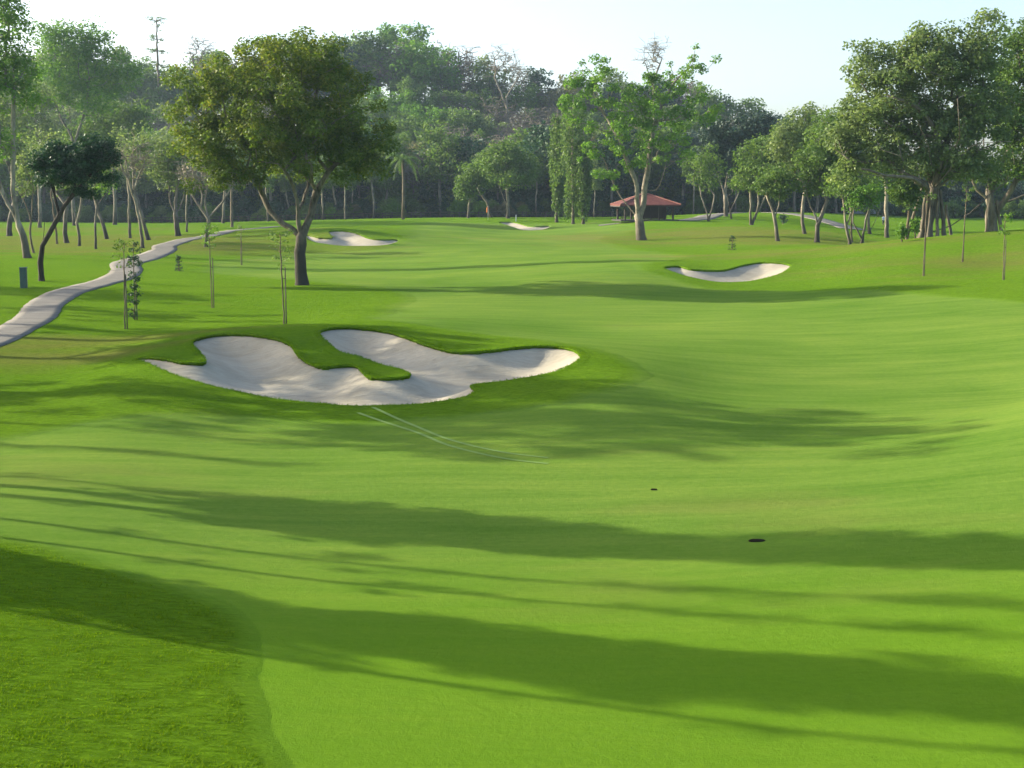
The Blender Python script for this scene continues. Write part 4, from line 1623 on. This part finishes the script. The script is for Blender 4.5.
# ------------------------------------------------------------------ saplings with stakes
def sapling(px, py, d, top, label, leafy=60, side=.5, seed=0, lean=0, pole='pale', leaf='mid', crown=(0.0, .35), group='staked saplings on the course', rad=.027, col=False):
    q = Px(px, py, d)
    h = (q.py - top) * q.k
    T = Tree(seed)
    a = T.limb([(0, 0, -.1), (lean * .4, 0, h * .5), (lean, 0, h)], step=.3, wob=.012)
    r = T.r
    n = leafy
    for i in range(n):
        t = r.uniform(crown[0], 1)
        j = a[int(t * (len(a) - 1))]
        an = r.uniform(0, 6.28)
        L = side * r.uniform(.3, 1)
        k = T.node(T.pos[j] + np.array([math.cos(an) * L * .6, math.sin(an) * L * .6, L * .45]), j)
        k = T.node(T.pos[k] + np.array([math.cos(an) * L * .4, math.sin(an) * L * .4, L * .1]), k)
        T.cl.append(k)
    w = T.wood(rad, .006, 6, 1.1)
    f = T.foliage(14, .17, .11, .8, .3) if leafy else None
    t = thing('sapling', label, 'sapling', q.loc, 0, group)
    link('stem', mesh_np('stem', w[0], w[1], smooth_=True, mats=[BARK['brown']]), t)
    if f is not None:
        link('foliage', mesh_np('foliage', f[0], f[1], attrs={'tint': ('FACE', f[2])}, mats=[LEAF[leaf]]), t)
    m = MB()
    m.tube([(.09, .05, -.3), (.09, .05, h * .62)], [.03, .027], 7)
    s = m.build('stake', BARK[pole], t)
    m = MB()
    for zz in (h * .5,):
        m.tube([(.05 + .055 * math.cos(a_ * 1.0472), .025 + .05 * math.sin(a_ * 1.0472), zz) for a_ in range(7)], .012, 5)
    m.build('tie', M_TIE, s)


M_TIE = simple('rubber_tie', (.02, .02, .02), .7)
sapling(125, 329, None, 240, 'bare-stemmed sapling with thin top, left of the leafy one by the path', 16, .45, 701, .1, crown=(.7, 1))
sapling(135, 320, None, 242, 'bushiest sapling, leafy from base to tip beside the bare-stemmed one', 80, .32, 702, .05, crown=(.1, 1), leaf='dark')
sapling(212, 308, None, 226, 'sapling with small leafy top in line below the fork-limbed tree', 34, .55, 703, -.05, crown=(.72, 1), leaf='bright')
sapling(284, 324, None, 232, 'sparse sapling in front of the big round tree trunk', 18, .5, 704, -.1, crown=(.6, 1))
sapling(241, 265, None, 225, 'faint thin sapling in the middle distance behind the leafy-topped one', 14, .5, 705, .1, crown=(.6, 1), leaf='grey')
sapling(923, 276, None, 193, 'tall bare pole-like sapling directly before the giant fig', 8, .5, 706, .1, crown=(.85, 1))
sapling(962, 262, None, 186, 'tall thin sapling right of the giant fig stems', 14, .6, 707, .15, crown=(.75, 1))
sapling(1003, 280, None, 214, 'leaf-tufted sapling nearest the right edge', 30, .35, 708, -.05, crown=(.7, 1), leaf='bright')
sapling(986, 232, 122, 168, 'thin straight sapling against the low forked fig', 16, .6, 709, -.05, crown=(.6, 1), leaf='mid')


def conifer(px, py, top, w, label, seed):
    q = Px(px, py)
    h = (q.py - top) * q.k
    T = Tree(seed)
    a = T.limb([(0, 0, -.1), (0, 0, h)], step=h / 14, wob=.005)
    nt_ = 6
    for i in range(nt_):
        t = .12 + .8 * i / (nt_ - 1)
        j = a[int(t * (len(a) - 1))]
        L = w * q.k * (1.05 - .75 * t)
        for k in range(9):
            an = k * .7 + i
            m = T.node(T.pos[j] + np.array([math.cos(an) * L * .6, math.sin(an) * L * .6, .02]), j)
            m = T.node(T.pos[j] + np.array([math.cos(an) * L, math.sin(an) * L, .12 + T.r.normal() * .05]) * T.r.uniform(.6, 1.1), m)
            T.cl.append(m)
    wd = T.wood(.04, .008, 6)
    f = T.foliage(9, .13, .1, .6, .4)
    t = thing('young_conifer', label, 'conifer', q.loc)
    link('trunk', mesh_np('trunk', wd[0], wd[1], mats=[BARK['brown']]), t)
    link('crown', mesh_np('crown', f[0], f[1], attrs={'tint': ('FACE', f[2])}, mats=[LEAF['dark']]), t)


conifer(732, 250, 235, 4.5, 'little tiered conifer on the turf above the right bunker', 711)
conifer(179, 271, 256, 4.0, 'little tiered conifer on the lawn right of the cart path', 712)


def bush(px, py, d, w, h, label, leaf, seed):
    q = Px(px, py, d)
    T = Tree(seed)
    T.limb([(0, 0, -.1), (0, 0, .3)], step=.2)
    T.clumps([(0, 0, h * q.k * .55, w * q.k, w * q.k, h * q.k * .45)], 26, .5, seg=.4)
    wd = T.wood(.05, .012, 5)
    f = T.foliage(30, .35, .2, .8, .3)
    t = thing('bush', label, 'bush', q.loc)
    link('stem', mesh_np('stem', wd[0], wd[1], mats=[BARK['brown']]), t)
    link('foliage', mesh_np('foliage', f[0], f[1], attrs={'tint': ('FACE', f[2])}, mats=[LEAF[leaf]]), t)


bush(901, 247, 115, 4, 18, 'straggly upright shrub left of the giant fig', 'bright', 721)
bush(915, 236, 122, 5, 22, 'leafy green shrub pressed against the giant fig stems', 'bright', 722)
bush(783, 222, 214, 6, 12, 'round dark shrub behind the kinked-trunk tree', 'dark', 723)


# ------------------------------------------------------------------ pavilion
def pavilion():
    q = Px(645, 220, 222)
    W = 61 * q.k
    t = thing('pavilion', 'open pavilion with red hipped roof behind the bright green tree', 'pavilion', q.loc, R(8))
    m_roof, nt = mat('roof_tiles')
    tc = nt.nodes.new('ShaderNodeTexCoord')
    br = nt.nodes.new('ShaderNodeTexWave')
    br.inputs['Scale'].default_value = 2.2
    br.bands_direction = 'X'
    nt.links.new(tc.outputs['Object'], br.inputs['Vector'])
    nn = noise_(nt, 1.5, 4, .6, tc.outputs['Object'])
    c = ramp(nt, math_(nt, 'ADD', math_(nt, 'MULTIPLY', br.outputs['Fac'], .3), math_(nt, 'MULTIPLY', nn, .7)), [(.3, (.11, .034, .025)), (.7, (.19, .062, .046))])
    finish(nt, c, .7, br.outputs['Fac'], .04, .6, .2)
    m_ridge = simple('ridge_tile', (.34, .15, .11), .7)
    m_wood = simple('stained_timber', (.06, .045, .035), .7)
    m_white = simple('white_paint', (.7, .68, .64), .5, .08)
    hw, hd, e, pk = W / 2, W * .38, 2.45, 4.05
    rl = .5
    def roof(dz, grow):
        a = hw + grow
        b = hd + grow
        V = [(-a, -b, e + dz), (a, -b, e + dz), (a, b, e + dz), (-a, b, e + dz), (-rl, 0, pk + dz), (rl, 0, pk + dz)]
        return V
    V = roof(0, 0) + roof(-.14, 0)
    Fc = [(0, 1, 5, 4), (1, 2, 5), (2, 3, 4, 5), (3, 0, 4), (7, 6, 10, 11), (8, 7, 11), (9, 8, 11, 10), (6, 9, 10), (0, 6, 7, 1), (1, 7, 8, 2), (2, 8, 9, 3), (3, 9, 6, 0)]
    m = MB()
    m.add(V, Fc)
    rf = m.build('roof', m_roof, t)
    m = MB()
    for a, b in ((0, 4), (1, 5), (2, 5), (3, 4), (4, 5)):
        m.tube([Vector(V[a]) + Vector((0, 0, .05)), Vector(V[b]) + Vector((0, 0, .05))], .09, 6)
    m.build('ridge', m_ridge, rf)
    m = MB()
    m.box((0, 0, pk + .25), (.5, .5, .4), top=.5)
    m.build('finial', m_white, rf, bevel=.03)
    m = MB()
    for y in (-hd + .05, hd - .05):
        m.box((0, y, e - .24), (W - .1, .08, .18))
    for x in (-hw + .05, hw - .05):
        m.box((x, 0, e - .24), (.08, 2 * hd - .28, .18))
    m.build('fascia', m_wood, t)
    for x in (-hw + 1, -hw / 3, hw / 3, hw - 1):
        for y in (-hd + 1, hd - 1):
            m = MB()
            m.box((x, y, e / 2), (.26, .26, e + .3))
            m.build('post', m_wood, t, bevel=.02)
    m = MB()
    m.box((0, 0, .04), (W * .96, 2 * hd * .96, .22))
    m.build('floor_slab', M_CONC, t, bevel=.02)
    for x, w_ in ((hw * .42, hw * .75), (-hw * .45, hw * .5)):
        m = MB()
        m.box((x, hd - 1.3, .48), (w_, .4, .06))
        for k in (-1, 1):
            m.box((x + k * w_ * .42, hd - 1.3, .25), (.08, .36, .4))
        b = m.build('bench', m_wood, t)
    m = MB()
    m.box((hw * .35, hd - .9, 1.15), (hw * 1.0, .1, 1.9))
    m.build('back_wall', m_wood, t)


pavilion()


# ------------------------------------------------------------------ rail fence along the wood
def fence():
    m_r = simple('weathered_wood', (.1, .085, .065), .85, .3)
    xs = [at(px, 0, 292) for px in np.linspace(135, 615, 50)]
    t = thing('rail_fence', 'low weathered rail fence along the foot of the dark wood', 'fence', xs[0])
    o = xs[0]
    m = MB()
    for k in (.55, 1.05):
        m.tube([v - o + Vector((0, 0, k)) for v in xs], .07, 5)
    m.build('rail', m_r, t)
    for v in xs:
        m = MB()
        m.box((v.x - o.x, v.y - o.y + .13, v.z - o.z + .5), (.16, .16, 1.4))
        m.build('post', m_r, t)


fence()


# ------------------------------------------------------------------ flag, marker, box, drain, carts, person
def flag():
    q = Px(488, 219, 252)
    t = thing('golf_flag', 'orange flag on a thin pale pole standing on the far green', 'flag', q.loc)
    m = MB()
    m.tube([(0, 0, -.1), (0, 0, 2.5)], .03, 8)
    m.build('pole', simple('white_enamel', (.75, .74, .7), .4, .05), t, shade=True)
    V, Fs = [], []
    nx, nz = 10, 6
    for i in range(nx + 1):
        for k in range(nz + 1):
            s = i / nx
            V.append((.03 - s * .3, .06 * math.sin(s * 7) * s, 2.48 - k / nz * 1.1 * (1 - .25 * s) - .35 * s * s))
    for i in range(nx):
        for k in range(nz):
            a = i * (nz + 1) + k
            Fs.append((a, a + 1, a + nz + 2, a + nz + 1))
    m = MB()
    m.add(V, Fs)
    o = m.build('cloth', simple('orange_cloth', (.75, .2, .02), .8, .1), t, shade=True)
    s = o.modifiers.new('thick', 'SOLIDIFY')
    s.thickness = .006


flag()


def small_things():
    m_white = simple('white_marker_paint', (.75, .75, .72), .5, .06)
    q = Px(516, 219, 250)
    m = MB()
    m.box((0, 0, .45), (.16, .16, 1.2))
    m.box((0, 0, 1.1), (.16, .16, .14), top=.4)
    o = m.build('marker_post', m_white, None, q.loc, .015)
    tag(o, 'short white marker post beside the small greenside bunker', 'post')
    # grey-green utility box
    q = Px(24, 288)
    m_box = simple('green_grey_metal', (.075, .12, .105), .45, .12, metallic=.2)
    h = 21 * q.k * .95
    w = 6.6 * q.k
    t = thing('utility_box', 'slim grey-green utility box standing in the grass left of dark tree', 'utility box', q.loc, R(8))
    m = MB()
    m.box((0, 0, h / 2 - .05), (w, .32, h + .1))
    m.build('cabinet', m_box, t, bevel=.02)
    m = MB()
    m.box((0, 0, h + .025), (w + .05, .38, .05))
    m.build('lid', m_box, t, bevel=.01)
    m = MB()
    m.box((0, -.168, h * .5), (w * .84, .016, h * .84))
    dr = m.build('door', m_box, t, bevel=.004)
    m = MB()
    m.box((w * .3, -.19, h * .55), (.025, .03, .12))
    m.build('handle', simple('dark_steel', (.03, .03, .03), .4), dr)
    # drain covers
    for px, py, r_, lb in ((757, 541, .145, 'dark round drain opening in the near fairway, the larger one'), (654, 490, .07, 'tiny dark sprinkler head higher up the fairway')):
        v = at(px, py)
        nm = 'drain_cover' if r_ > .1 else 'sprinkler_head'
        m = MB()
        ring = []
        m.tube([(0, 0, -.05), (0, 0, .012), (0, 0, .018)], [r_, r_, r_ * .93], 24)
        t = thing(nm, lb, 'drain' if r_ > .1 else 'sprinkler', v)
        t.scale = (1, .55, 1)
        m.build('rim', simple('dark_iron_' + nm, (.02, .018, .012), .95, spec=.02), t)
        m = MB()
        for k in range(-3, 4):
            L = 2 * math.sqrt(max(.0001, (r_ * .8) ** 2 - (k * r_ * .22) ** 2))
            m.box((0, k * r_ * .22, .022), (L, r_ * .08, .008))
        m.build('grating', simple('grate_' + nm, (.035, .03, .02), .95, spec=.02), t)
    # distant golf carts
    m_p = simple('cart_white', (.72, .74, .75), .35, .05)
    m_d = simple('cart_dark', (.03, .03, .035), .5)

    def cart(px, d, rz, label):
        v = at(px, 0, d)
        t = thing('golf_cart', label, 'golf cart', v, rz, 'white golf carts parked far to the right')
        m = MB()
        m.box((0, 0, .42), (2.3, 1.15, .3))
        m.box((.95, 0, .68), (.45, 1.05, .3), top=.7)
        m.box((-.85, 0, .68), (.6, 1.1, .25), top=.85)
        m.build('body', m_p, t, bevel=.06)
        m = MB()
        m.box((-.1, 0, 1.82), (1.9, 1.15, .08), top=.94)
        m.build('roof', m_p, t, bevel=.03)
        for sx in (-.85, .65):
            for sy in (-.5, .5):
                m = MB()
                m.tube([(sx + (.15 if sx > 0 else 0), sy, .6), (sx, sy, 1.8)], .025, 6)
                m.build('strut', m_d, t)
        for sx in (-.75, .8):
            for sy in (-.52, .52):
                m = MB()
                m.tube([(sx, sy - .09, .23), (sx, sy + .09, .23)], .23, 16)
                w = m.build('wheel', m_d, t)
                m = MB()
                sd_ = .1 if sy > 0 else -.1
                m.tube([(sx, sy + sd_ * .85, .23), (sx, sy + sd_, .23)], .12, 12)
                m.build('hub', m_p, w)
        m = MB()
        m.box((-.25, 0, .72), (.5, 1.05, .14))
        m.box((-.5, 0, 1.0), (.12, 1.05, .45))
        m.build('seat', m_d, t, bevel=.03)
    cart(979, 330, .2, 'white golf cart seen between the two figs')
    cart(1021, 325, -.1, 'white golf cart at the far right beyond the forked fig')
    # distant pale shelter between the trunks
    v = at(863, 0, 318)
    t = thing('white_shelter', 'pale low building glimpsed between the slender trees', 'building', v)
    m = MB()
    m.box((0, 0, 1.6), (7.5, 5, 3.4))
    m.build('wall', simple('pale_wall', (.72, .76, .78), .7, .05), t)
    m = MB()
    m.add([(-4.3, -3, 3.3), (4.3, -3, 3.3), (4.3, 3, 3.3), (-4.3, 3, 3.3), (-4.3, 0, 4.3), (4.3, 0, 4.3)], [(0, 1, 5, 4), (2, 3, 4, 5), (0, 4, 3), (1, 2, 5), (3, 2, 1, 0)])
    m.build('roof', simple('pale_roof', (.5, .52, .53), .6, .1), t)
    m = MB()
    m.box((1.5, -2.52, 1.2), (1.0, .06, 2.2))
    m.build('door', simple('shelter_door', (.12, .13, .14), .6), t)


small_things()


def person():
    v = at(891, 0, 252)
    t = thing('person', 'distant walker in pale blue shirt and dark trousers beside the lone trunk', 'person', v, R(200))

    def skinned(name, verts, edges, radii, m, parent, root=0):
        me = bpy.data.meshes.new(name)
        me.from_pydata(verts, edges, [])
        me.materials.append(m)
        o = link(name, me, parent)
        md = o.modifiers.new('skin', 'SKIN')
        for i, r_ in enumerate(radii):
            me.skin_vertices[0].data[i].radius = (r_ if isinstance(r_, tuple) else (r_, r_))
        me.skin_vertices[0].data[root].use_root = True
        s = o.modifiers.new('sub', 'SUBSURF')
        s.levels = s.render_levels = 2
        return o
    sk = simple('skin', (.28, .16, .1), .6, .05)
    verts = [(0, 0, .92), (0, 0, 1.15), (0, 0, 1.38), (0, -.01, 1.5), (0, -.02, 1.62), (0, -.02, 1.72),
             (-.18, 0, 1.4), (-.25, .02, 1.12), (-.23, -.08, .88), (-.22, -.1, .8),
             (.18, 0, 1.4), (.26, .02, 1.13), (.24, -.12, .9), (.23, -.15, .82),
             (-.1, 0, .85), (-.11, -.1, .5), (-.12, -.02, .1), (-.12, -.14, .04),
             (.1, 0, .85), (.12, .02, .5), (.12, .14, .1), (.12, .04, .04)]
    edges = [(0, 1), (1, 2), (2, 3), (3, 4), (4, 5), (2, 6), (6, 7), (7, 8), (8, 9), (2, 10), (10, 11), (11, 12), (12, 13), (0, 14), (14, 15), (15, 16), (16, 17), (0, 18), (18, 19), (19, 20), (20, 21)]
    rad = [(.15, .11), (.14, .1), (.17, .11), .055, .095, .08, .06, .045, .035, .04, .06, .045, .035, .04, .085, .06, .04, .045, .085, .06, .04, .045]
    # attach skin layer via operator-free route: use the modifier's own layer
    me = bpy.data.meshes.new('body')
    me.from_pydata(verts, edges, [])
    import bmesh
    bm = bmesh.new()
    bm.from_mesh(me)
    lay = bm.verts.layers.skin.verify()
    for i, bv in enumerate(bm.verts):
        r_ = rad[i]
        bv[lay].radius = r_ if isinstance(r_, tuple) else (r_, r_)
        bv[lay].use_root = (i == 0)
    bm.to_mesh(me)
    bm.free()
    me.materials.append(sk)
    o = link('body', me, t)
    o.modifiers.new('skin', 'SKIN')
    s = o.modifiers.new('sub', 'SUBSURF')
    s.levels = s.render_levels = 2
    # clothes
    m = MB()
    m.tube([(0, 0, .86), (0, 0, 1.0), (0, 0, 1.2), (0, 0, 1.38), (0, 0, 1.47)], [.2, .19, .2, .2, .08], 16)
    m.tube([(-.17, 0, 1.42), (-.24, .01, 1.2)], [.09, .075], 10)
    m.tube([(.17, 0, 1.42), (.25, .01, 1.2)], [.09, .075], 10)
    m.build('shirt', simple('pale_blue_cloth', (.4, .5, .62), .8, .1), t, shade=True)
    m = MB()
    m.tube([(-.09, 0, .92), (-.11, -.1, .5), (-.12, -.02, .1)], [.13, .085, .07], 12)
    m.tube([(.09, 0, .92), (.12, .02, .5), (.12, .14, .1)], [.13, .085, .07], 12)
    m.build('trousers', simple('dark_cloth', (.03, .035, .05), .8, .1), t, shade=True)
    m = MB()
    m.tube([(0, 0, 1.66), (0, 0, 1.72), (0, .01, 1.78)], [.112, .11, .05], 14)
    m.build('hair', simple('dark_hair', (.015, .012, .01), .7), t, shade=True)


person()


# ------------------------------------------------------------------ near grass
def near_grass():
    r = np.random.default_rng(5)
    n = 120000
    y = 13.2 + (r.random(n) ** 1.35) * 17
    x = -.40 * y + r.random(n) * .37 * y
    f = fairness(x, y)
    k = f < .35
    x, y = x[k], y[k]
    n = len(x)
    # clumping
    nz = np.sin(x * 5 + 2 * np.sin(y * 3)) * np.sin(y * 6 + 1.5 * np.sin(x * 4))
    k = r.random(n) < .55 + .45 * nz
    x, y = x[k], y[k]
    n = len(x)
    z = gz(x, y)
    hgt = r.uniform(.012, .03, n) * (1 + .4 * np.sin(x * 5 + 2 * np.sin(y * 3)) * np.sin(y * 6))
    a = r.uniform(0, 6.28, n)
    lean = r.uniform(.2, 1.1, n) * hgt
    w = r.uniform(.004, .008, n) * (1 + y / 30)
    bx, by = np.cos(a) * w, np.sin(a) * w
    la = r.uniform(0, 6.28, n)
    tx, ty = x + np.cos(la) * lean + .01, y + np.sin(la) * lean
    V = np.stack([np.stack([x - bx, y - by, z - .01], 1), np.stack([x + bx, y + by, z - .01], 1), np.stack([tx, ty, z + hgt], 1)], 1).reshape(-1, 3)
    me = mesh_np('grass', V, np.zeros((0, 4)), np.arange(n * 3).reshape(n, 3), attrs={'tint': ('FACE', r.random(n))}, mats=[M_BLADE])
    o = link('grass', me)
    tag(o, 'longer unmown grass blades of the near rough', 'grass', kind='stuff')


M_BLADE = leaf_material('blade', (.08, .18, .003), (.13, .24, .006), (.19, .29, .01), .45)
near_grass()


def lip_grass():
    r = np.random.default_rng(9)
    VV = []
    for key, dens, hh in (('main', 90, .075), ('right', 30, .1)):
        B, nrm, back, lip = LIPS[key]
        m = len(B)
        n = int(m * dens * .14)
        i = r.integers(0, m, n)
        t = r.random(n)
        p = B[i] * (1 - t)[:, None] + B[(i + 1) % m] * t[:, None]
        off_ = r.random(n) ** 1.5 * .3 - .01
        p = p + nrm[i] * off_[:, None]
        z = gz(p[:, 0], p[:, 1]) + .01 + .16 * lip * back[i] * np.clip(1 - off_ / .25, 0, 1)
        h = hh * r.uniform(.4, 1, n)
        inw = -nrm[i] * (h * r.uniform(0, .9, n))[:, None] + r.normal(size=(n, 2)) * .015
        a = r.uniform(0, 3.14, n)
        w = .014
        b = np.stack([np.cos(a) * w, np.sin(a) * w], 1)
        VV.append(np.stack([np.column_stack([p - b, z - .01]), np.column_stack([p + b, z - .01]), np.column_stack([p + inw, z + h * .7])], 1).reshape(-1, 3))
    V = np.concatenate(VV)
    n = len(V) // 3
    me = mesh_np('lip_grass', V, np.zeros((0, 4)), np.arange(n * 3).reshape(n, 3), attrs={'tint': ('FACE', r.random(n) * .7)}, mats=[M_BLADE])
    o = link('grass', me)
    tag(o, 'overhanging grass fringe along the bunker edges', 'grass', kind='stuff')


lip_grass()

# ------------------------------------------------------------------ haze
HAZE = 0.00014
if HAZE:
    m = MB()
    m.box((0, 500, 45), (2400, 1500, 110))
    mh, nt = mat('haze_air')
    pv = nt.nodes.new('ShaderNodeVolumePrincipled')
    pv.inputs['Color'].default_value = (.62, .82, 1, 1)
    pv.inputs['Density'].default_value = HAZE
    pv.inputs['Anisotropy'].default_value = .3
    o_ = nt.nodes.new('ShaderNodeOutputMaterial')
    nt.links.new(pv.outputs[0], o_.inputs['Volume'])
    o = m.build('haze', mh)
    tag(o, 'thin pale morning haze over the course', None, kind='stuff')

# ------------------------------------------------------------------ light
SUN_EL, SUN_AZ = 21.5, 72      # azimuth counted from +Y towards -X
w = bpy.data.worlds.new('World')
sc.world = w
w.use_nodes = True
nt = w.node_tree
bg = nt.nodes['Background']
sky = nt.nodes.new('ShaderNodeTexSky')
sky.sky_type = 'NISHITA'
sky.sun_disc = False
sky.sun_elevation = R(SUN_EL)
sky.sun_rotation = R(-SUN_AZ)
sky.air_density = .8
sky.dust_density = 2.6
sky.ozone_density = 1.0
bg.inputs['Strength'].default_value = .135
nt.links.new(sky.outputs[0], bg.inputs['Color'])
sun = bpy.data.lights.new('sun', 'SUN')
sun.energy = 3.9
sun.angle = R(.5)
sun.color = (1, .9, .74)
so = bpy.data.objects.new('sun', sun)
C.objects.link(so)
sd = Vector((-math.sin(R(SUN_AZ)) * math.cos(R(SUN_EL)), math.cos(R(SUN_AZ)) * math.cos(R(SUN_EL)), math.sin(R(SUN_EL))))
so.rotation_euler = sd.to_track_quat('Z', 'Y').to_euler()
so.location = sd * 100

vs = sc.view_settings
vs.view_transform = 'Standard'
vs.look = 'None'
vs.exposure = 1.45
vs.gamma = 1
vs.use_curve_mapping = False
cy = sc.cycles
cy.use_denoising = True
cy.denoiser = 'OPENIMAGEDENOISE'
cy.max_bounces = 6
cy.diffuse_bounces = 3
cy.transmission_bounces = 4
cy.glossy_bounces = 2
cy.transparent_max_bounces = 4
cy.volume_bounces = 0
cy.volume_max_steps = 64
cy.use_adaptive_sampling = True
cy.adaptive_threshold = .02
sc.render.film_transparent = False
